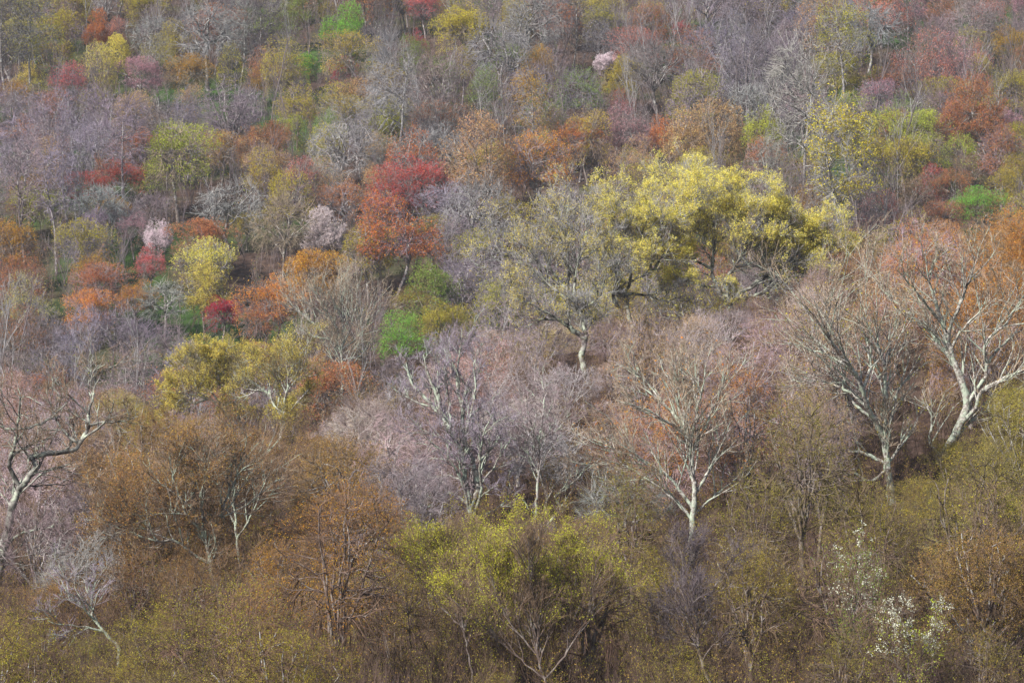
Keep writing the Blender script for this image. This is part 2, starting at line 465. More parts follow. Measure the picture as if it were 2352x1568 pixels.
def build_tree(zone, x, y, w, form, fol, dens, twig, label=None, short=None, hscale=1.0):
    protos = PROTO[('b' if zone == 'n' and y < 142 and form in 'BU' else zone) + form]
    p = protos[R.randrange(len(protos))]
    s = w / p.W
    name = 'blossoming_tree' if fol in ('blo', 'whi') else 'shrub_tree' if form == 'B' else 'leafing_tree' if fol and dens else 'bare_tree'
    root = bpy.data.objects.new(name, None); COL.objects.link(root)
    root.empty_display_size = 1
    root.location = (x, y, ground_z(x, y))
    root.rotation_euler = (0, 0, R.uniform(0, 6.283))
    root.scale = (s, s, s * hscale)
    tw = jit(TW[twig][0])
    kk = (.8 if y < 430 else .7) if zone == 'f' else 1.12 if y > 150 else .8 if y > 142 else .62  # upper slope's shade and the luminous middle band are painted into twig colour
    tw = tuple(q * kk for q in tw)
    def part(nm, me, col):
        o = bpy.data.objects.new(nm, me); COL.objects.link(o); o.parent = root; o.color = (*col, 1); return o
    if zone == 'n' and dens == 2 and R.random() < (.6 if y > 142 else .25): dens = 1
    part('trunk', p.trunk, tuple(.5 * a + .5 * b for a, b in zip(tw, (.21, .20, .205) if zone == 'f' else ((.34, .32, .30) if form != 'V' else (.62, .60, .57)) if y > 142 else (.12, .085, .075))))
    cr = part('crown', p.crown, tw)
    if fol and dens:
        f = part('blossom' if fol in ('blo', 'whi') else 'foliage', p.fol[dens], jit(FO[fol][0]))
        f.parent = cr
    H = p.H * s * hscale
    u, vt = proj(x, y, root.location.z + H)
    rec = dict(o=root, u=u, v=vt + .30 * H * FPX / y, top=vt, wpx=w * FPX / y, y=y, form=form, fol=fol if dens else None, twig=twig, zone=zone, label=label, short=short)
    TREES.append(rec)
    return rec

def solve(zone, cu, top, wD, form, hs):
    """distance at which a tree of this pictured width standing on the terrain has its top there"""
    p = PROTO[zone + form][0]
    ysr = np.arange(292, 640, 1.0) if zone == 'f' else np.arange(108, 214, 0.5)
    x = (cu - CXP) * ysr / FPX
    wm = np.clip(wD * ysr / FPX, *((3.0, 16) if zone == 'f' else (1.5, 14)))
    Hm = p.H / p.W * wm * hs
    vt = CYP - FPX * (terrain(x, ysr) + Hm) / ysr
    i = int(np.abs(vt - top).argmin())
    return x[i], ysr[i], wm[i]

# ------------------------------------------------------------------ far slope: one line per tree
# picture x of crown, picture y of top, pictured crown width, form, leaf colour (- none), leaf amount, twig colour, height factor | label | short name
FAR = """
20 -50 110 T - 0 drk 1
75 -40 105 T oli 1 sil 1 | tall pale-trunked tree with olive leaves beside the dark trunks in the upper left corner | the pale-trunked olive tree in the upper left corner
130 20 90 U yo 2 brn 1
32 45 120 G - 0 drk 1 | dark gnarled bare tree with pale upper limbs at the left edge of the upper slope | the dark gnarled tree at the upper left edge
221 38 62 D orr 3 brn 1.35 | small narrow red-orange tree alone in the upper left part of the slope | the small red-orange tree in the upper left
268 46 62 D sal 1 mau 1
335 -25 95 D yo 2 oli 1
266 78 64 U yel 3 oli 1 | pale yellow upright tree just below the small red-orange tree | the pale yellow upright tree
225 95 85 U yel 1 tan 1
64 152 55 D yel 2 oli 1
38 182 80 D och 1 brn 1
160 132 90 U pkr 1 lav 1
325 130 95 D pin 2 mau 1 | dusty pink round tree in the upper left above the lavender-grey bare woods | the dusty pink round tree
437 122 88 D och 2 tan 1 | ochre round tree in the upper left quarter between lavender-grey bare trees | the ochre round tree in the upper left
350 30 100 G - 0 sil 1
478 -5 150 G - 0 sil 1 | gnarled silver-grey bare tree with heavy white limbs at the top edge of the wood | the white-limbed tree at the top edge
548 -20 85 T - 0 sil 1
610 -40 90 T - 0 drk 1
710 -30 105 D gol 2 oli 1
790 22 92 D grn 3 oli 1 | bright green round tree at the top edge, largest of the bright green trees | the bright green tree at the top edge
703 117 52 U grn 3 oli 1 | small narrow bright green tree below the larger bright green tree | the small narrow bright green tree
798 68 125 D yo 1 tan 1
650 78 95 U yo 1 tan 1
607 122 85 D rus 1 mau 1
648 148 62 D rus 1 brn 1
530 165 125 U - 0 lav 1
592 165 60 D och 2 brn 1
790 130 66 D cri 2 mau 1 | dark crimson small tree beside the narrow bright green tree | the dark crimson small tree
828 178 115 D tan 1 brn 1
905 85 120 T - 0 sil 1 | tall leaning pale-trunked bare tree in front of dark green undergrowth, upper middle | the leaning pale-trunked tree
870 110 100 T - 0 sil 1
978 -22 82 D pkr 2 mau 1 | pinkish red tree at the top edge left of the yellow-olive dome | the pinkish red tree at the top edge
955 62 46 U cri 1 mau 1
1058 18 108 D yo 3 tan 1 | yellow-olive dome-shaped tree near the top edge, middle of the slope | the yellow-olive dome near the top edge
1140 35 135 G - 0 sil 1.2 | tall gnarled grey tree with a long bare trunk right of the yellow-olive dome | the tall grey tree with the long bare trunk
1000 118 110 U - 0 mau 1
60 185 105 U - 0 lav 1
120 195 110 U - 0 lav 1
180 202 105 U - 0 lav 1
232 190 95 U - 0 lav 1
285 205 110 T - 0 lav 1
375 190 105 U - 0 mau 1
430 220 100 U - 0 lav 1
40 255 110 T - 0 lav 1
100 265 110 U - 0 mau 1
160 250 105 T - 0 lav 1
215 265 105 U - 0 lav 1
60 320 105 T - 0 mau 1
130 325 105 T - 0 lav 1
320 295 85 D rus 2 mau 1
262 338 95 D rus 1 pik 1
408 278 150 D yg 2 tan 1.1 | yellow-green broad tree with a stout dark trunk on the left of the slope | the broad yellow-green tree
505 298 108 D och 1 tan 1
592 288 115 D rus 1 brn 1
632 270 66 U rus 2 brn 1
665 262 60 U yg 1 oli 1
790 262 150 G - 0 sil 1.1 | gnarled silver-grey bare tree with white crooked limbs left of the red spreading tree | the white crooked bare tree
692 350 85 U sal 1 sil 1
890 232 84 U yg 2 oli 1 | yellow-green upright tree above the red upright tree in the middle | the upright yellow-green tree
835 250 80 U - 0 lav 1
948 280 115 U orr 1 sil 1 | sparse red-orange upright tree above the red spreading tree | the sparse red-orange upright tree
1095 252 150 U tan 1 tan 1 | tan fine-twigged fan-shaped tree behind the big grey bare tree in the middle | the tan fine-twigged tree
965 362 150 D red 2 mau .8
905 395 120 D red 2 mau .9 | red spreading tree right of the white crooked bare tree, above the red-orange dome | the red spreading tree
908 474 195 D orr 2 mau .85 | large red-orange dome-shaped tree in the middle of the slope, below the red tree | the large red-orange dome
285 368 95 D red 2 brn .8 | red flat-topped tree on the left of the slope behind the silver-grey domes | the red flat-topped tree
200 392 105 D red 2 brn .8
225 412 125 D - 0 sil 1
280 432 105 D - 0 lav 1
65 402 110 D och 1 brn 1
75 420 105 D yg 2 tan 1 | yellow-green round tree near the left edge, left of the red flat-topped tree | the yellow-green tree near the left edge
350 432 85 D - 0 mau 1
532 405 145 G - 0 sil .9 | low gnarled bare tree with white snaking limbs right of the broad yellow-green tree | the white snaking-limbed tree
652 448 150 D - 0 tan 1 | smooth tan-grey bare dome beside the white-blossomed tree | the tan-grey bare dome
566 486 62 D yel 2 oli 1
470 500 120 D rus 3 brn .9
365 503 58 U blo 3 mau 1 | pale pink-white blossoming slim tree above the pinkish red small tree | the slim pale-blossomed tree
308 492 78 D pin 1 mau 1
345 558 62 U pkr 2 mau 1 | pinkish red small tree left of the tall yellow tree | the pinkish red small tree
478 542 110 D yel 2 sil 1.2 | yellow tall layered tree above the crimson round tree | the tall layered yellow tree
470 612 118 D yel 2 oli 1
748 497 92 D blo 4 pik 1.1 | white-pink blossoming tree in full flower left of the large red-orange dome | the white-pink blossoming tree
718 572 120 D och 3 brn 1 | ochre tree directly below the white-pink blossoming tree | the ochre tree under the blossom
215 578 105 D och 1 brn 1
228 602 120 D rus 2 mau 1
50 600 115 D rus 1 brn 1
55 650 120 D pal 1 sil 1
212 660 105 D or 2 mau 1 | light orange round tree left of the crimson round tree, lower left slope | the light orange tree on the lower left
312 648 92 D or 2 mau 1
378 638 118 G - 0 sil .9 | silver-white gnarled bare tree left of the crimson round tree | the silver gnarled tree beside the crimson tree
510 682 84 D cri 3 mau .95 | dark crimson round tree like a ball on the lower left slope | the crimson round tree
632 638 135 D or 2 mau 1 | orange dome-shaped tree right of the crimson round tree | the orange dome right of the crimson tree
605 690 100 D rus 2 mau 1
1000 598 125 U gol 2 oli 1 | dull green upright tree below the large red-orange dome | the dull green upright tree
1022 690 125 D oli 2 oli 1
955 650 100 D oli 1 brn 1
925 738 125 D grn 2 oli .9 | bright green low tree in the ravine in front of the dull green tree | the bright green tree in the ravine
960 715 70 D grn 2 oli 1
1108 395 165 G - 0 sil 1.15 | big grey bare tree with a twisted dark trunk right of the red spreading tree | the big grey tree with the twisted trunk
1040 480 100 U - 0 lav 1
180 722 125 D - 0 lav 1
258 700 125 D - 0 lav 1
330 722 115 D - 0 lav 1
402 742 110 D - 0 mau 1
108 732 115 D - 0 mau 1
38 722 120 D rus 1 brn 1
1225 -20 155 G - 0 sil 1 | broad silver-grey gnarled tree at the top edge right of the tall long-trunked grey tree | the broad silver tree at the top edge
1312 -40 80 T - 0 drk 1
1372 -25 100 D yo 1 tan 1
1378 52 78 V - 0 sil 1.2 | pale silver fan of fine upright twigs above the small white blossoming tree | the pale silver fan
1390 124 50 D blo 4 pik 1 | small white blossoming tree high on the right half of the slope | the small white blossoming tree
1235 98 80 U och 1 tan 1
1216 150 95 T och 1 sil 1
1432 138 95 D oli 2 oli 1
1492 22 95 D rus 2 mau 1
1460 62 105 D sal 1 mau 1
1512 82 150 D - 0 mau 1
1563 48 40 D pkr 2 mau 1 | very small pinkish red tree near the top edge among mauve bare trees | the very small pinkish red tree
1640 42 130 D - 0 lav 1
1712 52 130 U - 0 lav 1
1768 58 120 U - 0 lav 1
1830 80 150 T - 0 sil 1.05 | tall white-limbed bare tree with a long dark trunk, upper right | the tall white-limbed tree
1890 -30 100 T tan 1 sil 1
1938 -8 110 T yo 1 sil 1
1992 -5 145 D - 0 sil 1 | silver-green bare dome with a stout dark trunk near the top edge on the right | the silver dome with the dark trunk
1920 118 110 D oli 2 oli 1
2080 -30 70 T - 0 drk 1
2150 25 110 D - 0 mau 1
2235 -5 120 D - 0 mau 1
2120 92 145 D sal 1 mau 1
2200 98 130 D pin 1 mau 1
2058 142 115 D rus 1 mau 1
2018 180 100 D pin 1 lav 1
2330 62 95 D och 2 oli 1
2330 158 95 D yo 2 oli 1
2242 198 145 D rus 2 brn 1 | russet-tan feathery round tree near the right edge of the upper slope | the russet-tan feathery tree
1521 264 60 U orr 3 mau 1.1 | narrow red-orange tree above the bright yellow tree | the narrow red-orange tree
1430 214 60 D red 1 mau 1
1330 272 105 D orr 2 mau 1 | red-orange tree right of the broad orange dome | the red-orange tree beside the orange dome
1240 318 155 D or 2 mau .9 | broad orange dome in the middle of the slope above the bright yellow trees | the broad orange dome
1262 262 90 D tan 1 tan 1
1440 254 105 D pin 2 mau 1 | pale pink blossoming round tree left of the narrow red-orange tree | the pale pink round tree
1350 246 90 U yo 1 tan 1
1582 238 110 U tan 2 tan 1
1645 228 115 U tan 2 tan 1
1455 328 105 D tan 1 mau 1
1755 238 84 U yg 2 oli 1 | yellow-green slim upright tree right of the tan trees, above the bright yellow tree | the slim yellow-green tree on the right
1772 300 85 T - 0 sil 1
1932 215 165 T yo 2 sil .95 | yellow-green sparse tree with a white trunk and spreading white limbs on the right slope | the white-trunked yellow-green tree
2038 268 115 D yg 2 oli 1
2112 248 118 D yg 2 oli 1
2082 310 115 D yo 2 oli 1
2142 376 70 U red 1 mau 1 | sparse red tree on the right slope in front of the yellow-green trees | the sparse red tree on the right
2300 298 130 D rus 1 mau 1
2205 320 90 D yg 1 oli 1
2020 448 100 D sal 1 mau 1
1980 400 85 T - 0 mau 1
2100 402 90 D - 0 brn 1
2182 384 92 D rus 1 brn 1
2245 428 105 D grn 2 oli 1 | bright green round tree near the right edge, lower part of the far slope | the bright green tree near the right edge
2315 398 95 D oli 2 oli 1
1862 440 110 D bro 2 brn 1
1900 380 100 T - 0 sil 1
2160 455 95 D rus 1 brn 1
"""
def read_rows(txt):
    for line in txt.strip().splitlines():
        f = [q.strip() for q in line.split('|')]
        a = f[0].split()
        yield float(a[0]), float(a[1]), float(a[2]), a[3], (None if a[4] == '-' else a[4]), int(a[5]), a[6], float(a[7]), f[1] if len(f) > 1 else None, f[2] if len(f) > 2 else None

for cx, top, w, form, fol, dens, twig, hs, lab, short in read_rows(FAR):
    w *= 1.12
    x, y, wm = solve('f', cx, top, w, form, hs)
    build_tree('f', x, y, wm, form, fol, dens, twig, lab, short, hs)

# the rest of the far wood: bare and faintly budding trees wherever the table leaves the slope open
FARREG = [  # picture x, y, reach x, reach y, leaf colours, twig colours
    (300, 270, 380, 90, [None, None, None, 'rus', 'tan'], ['lav', 'lav', 'mau', 'drk']),
    (250, 60, 330, 80, [None, 'yo', 'oli', 'rus', 'pal'], ['mau', 'brn', 'sil', 'drk']),
    (700, 60, 250, 90, [None, 'oli', 'gol', 'rus'], ['mau', 'brn', 'drk']),
    (1100, 180, 260, 120, [None, None, 'oli', 'gol', 'yo'], ['sil', 'mau', 'lav', 'drk']),
    (1500, 120, 260, 110, [None, None, 'rus', 'oli'], ['mau', 'lav', 'lav']),
    (1800, 160, 170, 160, [None, None, 'yo'], ['lav', 'sil', 'mau']),
    (2170, 110, 250, 130, [None, 'pin', 'rus', 'oli', 'sal'], ['mau', 'mau', 'brn']),
    (2080, 320, 260, 90, ['yg', 'yo', 'oli', None, 'gol'], ['oli', 'brn', 'mau']),
    (2100, 450, 260, 80, ['rus', 'oli', None, 'bro'], ['mau', 'brn']),
    (1550, 320, 280, 90, ['tan', 'yo', 'oli', None, 'rus'], ['tan', 'brn', 'mau']),
    (1150, 560, 150, 200, [None, 'oli', None], ['mau', 'lav', 'drk']),
    (750, 360, 330, 110, [None, 'rus', 'tan', 'yo'], ['mau', 'sil', 'tan', 'lav']),
    (250, 480, 330, 110, [None, 'rus', 'oli', 'och'], ['mau', 'lav', 'brn']),
    (620, 560, 330, 120, [None, 'rus', 'och', 'oli'], ['mau', 'lav', 'tan']),
    (200, 680, 300, 110, ['rus', None, None, 'or'], ['lav', 'mau', 'lav']),
    (800, 760, 250, 110, ['rus', 'oli', 'bro', None], ['brn', 'mau']),
]
def fill_far():
    keep = [t for t in TREES if t['zone'] == 'f']
    rr = random.Random(11)
    count = 0
    y = 600.0
    while y > 296:
        half = 1250 * y / FPX
        x = -half + rr.uniform(0, 6)
        while x < half:
            px, py = x + rr.uniform(-1.6, 1.6), y + rr.uniform(-3, 3)
            form = rr.choice('UUTDDDG'); w = {'U': 8.5, 'T': 7.0, 'D': 10.5, 'G': 10.0}[form] * rr.uniform(.75, 1.2)
            p = PROTO['f' + form][0]; H = p.H * w / p.W
            z = ground_z(px, py); u, vt = proj(px, py, z + H); _, vb = proj(px, py, z)
            wd = w * FPX / py; ok = True; lim = -1e9
            if vt > 1000 or vb < -60 or (vt < -60 and vb < 60): ok = False
            # hidden behind the near crest
            if ok:
                ray = np.linspace(110, 280, 60); tz = terrain(px * ray / py, ray)
                if (CYP - FPX * tz / ray).min() - 40 < vt + 30: ok = False
            for t in keep:
                if not ok: break
                du = abs(t['u'] - u); d = math.hypot(px - t['o'].location.x, py - t['o'].location.y)
                if d < 3.2: ok = False
                hw = t['wpx'] * .5
                if py < t['y'] and du < hw * .8 + wd * .3: lim = max(lim, t['top'] + t['wpx'] * (.7 if t['label'] else .3))
            hs = 1.0
            if ok and vt < lim:
                k = ((CYP - lim) * py / FPX - z) / H
                if k < .55: ok = False
                else: hs = min(1, k / max(.62, k)); w *= max(.62, k)
            if ok:
                best = min(FARREG, key=lambda q: ((u - q[0]) / q[2]) ** 2 + ((vt + 60 - q[1]) / q[3]) ** 2 + rr.uniform(0, .6))
                fo = rr.choice(best[4]); tw = rr.choice(best[5])
                rec = build_tree('f', px, py, w, form, fo, rr.choice([1, 1, 2]) if fo else 0, tw, hscale=hs)
                keep.append(rec); count += 1
            x += 7.5
        y -= 10.0
    return count
n_fill = fill_far()

# ------------------------------------------------------------------ near slope: the large trees, limb by limb (picture points at the tree's own distance)
def hero(name, dist, limbs, fol, dens, leaf, label, short, barkcol, twig, seed, sub=(5, 6, 6, 5), subL=((.35, .7), (.35, .7), (.4, .8), (.4, .9)),
         up=.25, rt=.011, depth=.55, bark=None, nl=2, fshare=(.0, 1.0), ang=(.35, 1.0), wander=.14, fsel=None, vis=None, shrink=1.0):
    """limbs: list of (r_start_m, r_end_m, [(px, py), ...]); the first is the trunk. A limb starts on the limb nearest to its first point."""
    rng = np.random.default_rng(seed)
    built = []            # arrays of (x, y, z) with picture coords
    root = bpy.data.objects.new(name, None); COL.objects.link(root)
    b0 = limbs[0][2][0]
    if dist < 215 and b0[1] < 1480:       # stand it where the slope itself is seen at its foot
        yr = np.arange(max(113, dist - 28), min(213, dist + 14), .5)
        dist = float(yr[np.abs(CYP - FPX * terrain((b0[0] - CXP) * yr / FPX, yr) / yr - b0[1]).argmin()])
        print('hero', b0, dist)
    bx = (b0[0] - CXP) * dist / FPX
    gz = ground_z(bx, dist)
    root.location = (bx, dist, gz)
    og = np.array([bx, dist, gz])
    allP, allR, limbQ = [], [], []
    def part(nm, me, col, par=root):
        o = bpy.data.objects.new(nm, me); COL.objects.link(o); o.parent = par; o.color = (*col, 1); return o
    for k, (r0, r1, pts) in enumerate(limbs):
        pts = np.array(b0) + (np.array(pts, float) - np.array(b0)) * np.array([1.0, shrink])
        y0, s = dist, 0.0
        if k:
            best = 1e9
            for (q2, q3) in built:
                dd = np.linalg.norm(q2 - pts[0], axis=1); j = int(dd.argmin())
                if dd[j] < best: best, y0, hit = dd[j], q3[j, 1], q3[j]
            s = rng.uniform(-depth, depth)
        L = np.r_[0, np.cumsum(np.linalg.norm(np.diff(pts, axis=0), axis=1))] * dist / FPX
        yy = y0 + s * L + 0.0
        P = np.stack([(pts[:, 0] - CXP) * yy / FPX, yy, (CYP - pts[:, 1]) * yy / FPX], -1)
        if k and best < 40: P[0] = hit
        if k == 0:
            zt = min(gz - .6, P[0, 2] - .3)
            P = np.vstack([[P[0, 0], P[0, 1], zt], P])
        n = max(8, int(np.linalg.norm(np.diff(P, axis=0), axis=1).sum() / .28))
        n = min(n, 60)
        Q = resample(P, n)
        wob = rng.normal(size=Q.shape) * 0.028; wob[0] = 0
        Q = Q + wob
        RR = (np.linspace(1, 0, n) ** .85 * (r0 - r1 * .6) + r1 * .6) * .8
        RR *= 1 + .10 * np.sin(np.arange(n) * 1.7 + k)
        if k == 0: RR[:2] *= 1.35
        built.append((np.stack([CXP + FPX * Q[:, 0] / Q[:, 1], CYP - FPX * Q[:, 2] / Q[:, 1]], -1), Q))
        limbQ.append((Q, RR))
        KQ = 24
        id_ = np.linspace(0, n - 1, KQ).astype(int)
        allP.append(resample(Q - og, KQ)); allR.append(np.interp(np.linspace(0, n - 1, KQ), np.arange(n), RR))
    c = Geo()
    Lw = [np.linalg.norm(np.diff(p, axis=0), axis=1).sum() for p in allP]
    tips = []
    for k, (p, r) in enumerate(zip(allP, allR)):
        t0 = .62 if k == 0 else .2
        nb = max(4, int(sub[0] * Lw[k] / 2.4))
        P1, R1 = grow(rng, p[None], r[None], nb, t0, 1.0, subL[0], ang, up, 0, wander, .02, 9, .6, .016, None, .05, .9)
        P2, R2 = grow(rng, P1, R1, sub[1], .15, 1, subL[1], (.35, 1.05), up * .7, 0, wander, .02, 6, .65, rt * 1.1, None, .026, .5)
        P3, R3 = grow(rng, P2, R2, sub[2], .15, 1, subL[2], (.35, 1.1), up * .7, 0, wander * 1.2, .02, 4, .75, rt * .9, None, .015, .3)
        P4, R4 = grow(rng, P3, R3, max(3, sub[3] - 1), .1, 1, subL[3], (.35, 1.1), up * .7, 0, wander * 1.2, .02, 3, .85, rt * .55, None, rt * .8, .2)
        g = Geo(); g.tubes(limbQ[k][0][None] - og, limbQ[k][1][None], 9); g.tubes(P1, R1, 5); g.tubes(P2, R2, 4)
        part('trunk' if k == 0 else 'limb', g.mesh('trunk' if k == 0 else 'limb', bark or M_LICHEN), barkcol)
        c.tubes(P3, R3, 3); c.tubes(P4, R4, 3)
        tips.append(tips_of(P4)); tips.append(P3[:, -1])
    crown = part('crown', c.mesh('crown', M_TWIG), tuple(q * .85 for q in TW[twig][0]))
    tips = np.concatenate(tips)
    if fol:
        W3 = tips + og
        uu = CXP + FPX * W3[:, 0] / W3[:, 1]; vv = CYP - FPX * W3[:, 2] / W3[:, 1]
        pr = rng.uniform(size=len(tips)) < dens
        lump = np.sin(tips[:, 0] * 2.3) + np.sin(tips[:, 1] * 2.1 + 1) + np.sin(tips[:, 2] * 2.6 + 2) + .6 * rng.normal(size=len(tips))
        pr &= lump > -0.5
        if fsel: pr &= fsel(uu, vv, rng)
        cc = np.repeat(tips[pr], nl, axis=0); cc = cc + rng.normal(size=cc.shape) * .075
        g = Geo(); g.leaves(cc, leaf, rng)
        me = g.mesh('foliage', M_LEAF)
        if me: part('foliage', me, FO[fol][0], crown)
    a = np.concatenate([b[0] for b in built])
    u0, u1, v0, v1 = a[:, 0].min(), a[:, 0].max(), a[:, 1].min(), a[:, 1].max()
    HEROPTS.append((dist, np.concatenate([b[0] for b in built[:vis or 99]]), (b0[0], b0[1]) if not vis else None))
    TREES.append(dict(o=root, u=(u0 + u1) / 2, v=v0 * .6 + v1 * .4, top=v0, wpx=u1 - u0, y=dist, form='hero', fol=fol, twig=twig, zone='n', label=label, short=short))
    return root

LICH = (.27, .265, .24); PALE = (.46, .45, .415); DARK = (.13, .10, .09); GREY = (.34, .31, .31)
# the bright yellow trees on the crest
hero('leafing_tree', 206, [
    (.34, .24, [(1352, 880), (1338, 820), (1340, 783), (1345, 746), (1332, 692)]),
    (.22, .07, [(1332, 692), (1315, 669), (1302, 635), (1306, 600), (1296, 560), (1310, 520)]),
    (.16, .05, [(1325, 679), (1320, 620), (1330, 560), (1350, 510), (1345, 470)]),
    (.26, .07, [(1336, 766), (1305, 732), (1285, 716), (1250, 712), (1220, 716)]),
    (.14, .04, [(1315, 669), (1280, 640), (1250, 610), (1228, 585), (1184, 554), (1150, 530)]),
    (.12, .04, [(1302, 635), (1270, 590), (1250, 540), (1215, 500)]),
    (.11, .04, [(1330, 560), (1380, 520), (1400, 480)]),
    (.11, .03, [(1306, 600), (1300, 500), (1290, 440), (1330, 410)]),
    (.10, .03, [(1285, 716), (1230, 680), (1190, 660), (1160, 640)]),
    (.10, .03, [(1332, 692), (1380, 650), (1390, 590), (1420, 540)]),
], 'yel', .45, .038, 'gnarled pale tree, thinly yellow, with shade-streaked forked trunk, leftmost yellow tree on the crest', 'the shade-streaked forked yellow tree', LICH, 'sil', 1, shrink=.88, bark=M_SHADE_MOSS, sub=(4, 6, 6, 4), nl=4)
hero('leafing_tree', 209, [
    (.32, .20, [(1458, 770), (1449, 732), (1439, 692), (1429, 662)]),
    (.17, .05, [(1429, 662), (1446, 628), (1453, 551), (1470, 500), (1490, 450)]),
    (.20, .06, [(1439, 692), (1419, 690), (1409, 660), (1420, 600), (1410, 540), (1430, 490), (1425, 450)]),
    (.14, .04, [(1433, 659), (1480, 659), (1527, 675), (1570, 660)]),
    (.13, .04, [(1446, 628), (1500, 590), (1530, 540), (1560, 500)]),
    (.11, .04, [(1453, 551), (1500, 500), (1520, 440), (1550, 410)]),
    (.10, .03, [(1420, 600), (1380, 560), (1360, 520)]),
    (.10, .03, [(1500, 590), (1545, 580), (1570, 550)]),
    (.12, .04, [(1470, 500), (1530, 470), (1580, 420), (1600, 390)]),
], 'big', .72, .04, 'bright yellow tree with short leaning trunk, middle of the yellow trees on the crest', 'the middle bright yellow tree', LICH, 'sil', 2, shrink=.84, bark=M_SHADE_MOSS, sub=(5, 6, 6, 5), nl=8, fsel=lambda u, v, rng: rng.uniform(size=len(v)) < np.clip((690 - v) / 130, .25, 1))
hero('leafing_tree', 212, [
    (.34, .26, [(1672, 740), (1676, 700), (1672, 672)]),
    (.20, .05, [(1676, 676), (1715, 652), (1750, 628), (1780, 600), (1810, 581), (1850, 560), (1880, 545)]),
    (.19, .05, [(1680, 690), (1700, 682), (1757, 659), (1804, 628), (1845, 610), (1880, 590)]),
    (.18, .05, [(1672, 676), (1666, 628), (1686, 598), (1710, 550), (1740, 500), (1760, 450)]),
    (.18, .05, [(1668, 676), (1649, 650), (1636, 600), (1640, 540), (1620, 480), (1600, 430), (1590, 395)]),
    (.14, .04, [(1636, 600), (1590, 570), (1560, 520), (1540, 480)]),
    (.13, .04, [(1640, 540), (1680, 490), (1690, 430), (1700, 390)]),
    (.12, .04, [(1710, 550), (1760, 520), (1790, 490)]),
    (.12, .03, [(1649, 650), (1600, 640), (1560, 620)]),
    (.10, .03, [(1740, 500), (1780, 450), (1785, 425)]),
    (.10, .03, [(1686, 598), (1730, 580), (1800, 540), (1840, 525)]),
    (.10, .03, [(1620, 480), (1650, 440), (1650, 400)]),
], 'big', .85, .04, 'bright yellow spreading tree with two long limbs reaching right, largest of the yellow trees', 'the largest bright yellow tree', LICH, 'sil', 3, shrink=.86, bark=M_SHADE_MOSS, sub=(6, 6, 6, 5), nl=8, fsel=lambda u, v, rng: rng.uniform(size=len(v)) < np.clip((690 - v) / 130, .25, 1))
# lichened tree in the middle foreground
hero('bare_tree', 158, [
    (.22, .13, [(1100, 1256), (1087, 1216), (1077, 1152), (1070, 1109), (1060, 1041), (1036, 984)]),
    (.17, .07, [(1036, 984), (1013, 951), (996, 934), (969, 907), (942, 873), (932, 833)]),
    (.14, .06, [(1016, 957), (999, 897), (982, 853), (972, 813)]),
    (.20, .07, [(1080, 1165), (1097, 1119), (1085, 1060), (1066, 1015), (1060, 937), (1053, 904), (1050, 853), (1055, 806)]),
    (.11, .04, [(1060, 928), (1073, 884), (1080, 860), (1100, 847)]),
    (.13, .04, [(1090, 1199), (1097, 1160), (1105, 1119), (1103, 1060), (1110, 1000), (1130, 950)]),
    (.12, .05, [(1105, 1190), (1135, 1172), (1160, 1149), (1174, 1129), (1198, 1139), (1214, 1169)]),
    (.10, .04, [(1077, 1152), (1040, 1133), (1010, 1145), (989, 1159), (955, 1186)]),
    (.09, .03, [(1070, 1109), (1030, 1090), (1000, 1100), (960, 1090)]),
    (.08, .03, [(1103, 1060), (1140, 1010), (1145, 960)]),
    (.08, .03, [(1050, 860), (1030, 830), (1020, 800)]),
    (.10, .03, [(1060, 1041), (1076, 970), (1092, 905), (1090, 840), (1098, 800)]),
    (.09, .03, [(1036, 984), (1032, 930), (1024, 870), (1030, 820)]),
    (.09, .03, [(1013, 951), (1004, 880), (1010, 825)]),
    (.08, .03, [(996, 934), (960, 925), (920, 905), (895, 880)]),
    (.10, .03, [(1080, 1165), (1050, 1080), (1020, 1040), (985, 1010), (960, 970)]),
    (.08, .03, [(1097, 1119), (1140, 1060), (1170, 1010), (1180, 960)]),
], None, 0, .06, 'lichen-green bare tree with several long broken stems in the middle of the near slope', 'the lichen-green bare tree', LICH, 'lav', 4, sub=(3, 5, 5, 4), subL=((.2, .45), (.35, .7), (.4, .8), (.4, .9)))
hero('bare_tree', 162, [
    (.13, .08, [(1228, 1240), (1232, 1170), (1236, 1080), (1240, 1010)]),
    (.07, .03, [(1240, 1010), (1250, 930), (1252, 870)]),
    (.06, .02, [(1240, 1010), (1280, 985), (1310, 950)]),
    (.06, .02, [(1236, 1080), (1200, 1020), (1170, 1000)]),
], None, 0, .06, 'slender dark bare tree with a thin straight trunk right of the lichen-green bare tree', 'the slender dark-trunked tree', GREY, 'mau', 14, sub=(4, 5, 5, 4))
hero('bare_tree', 150, [
    (.13, .10, [(1240, 1230), (1262, 1200), (1290, 1165)]),
    (.10, .05, [(1290, 1165), (1276, 1140), (1310, 1115), (1335, 1090), (1360, 1050)]),
    (.07, .03, [(1290, 1165), (1312, 1130), (1340, 1070)]),
], None, 0, .06, 'crooked leaning pale stem bent like an elbow in the middle of the near slope', 'the elbow-bent pale stem', PALE, 'brn', 15, sub=(3, 4, 4, 4))
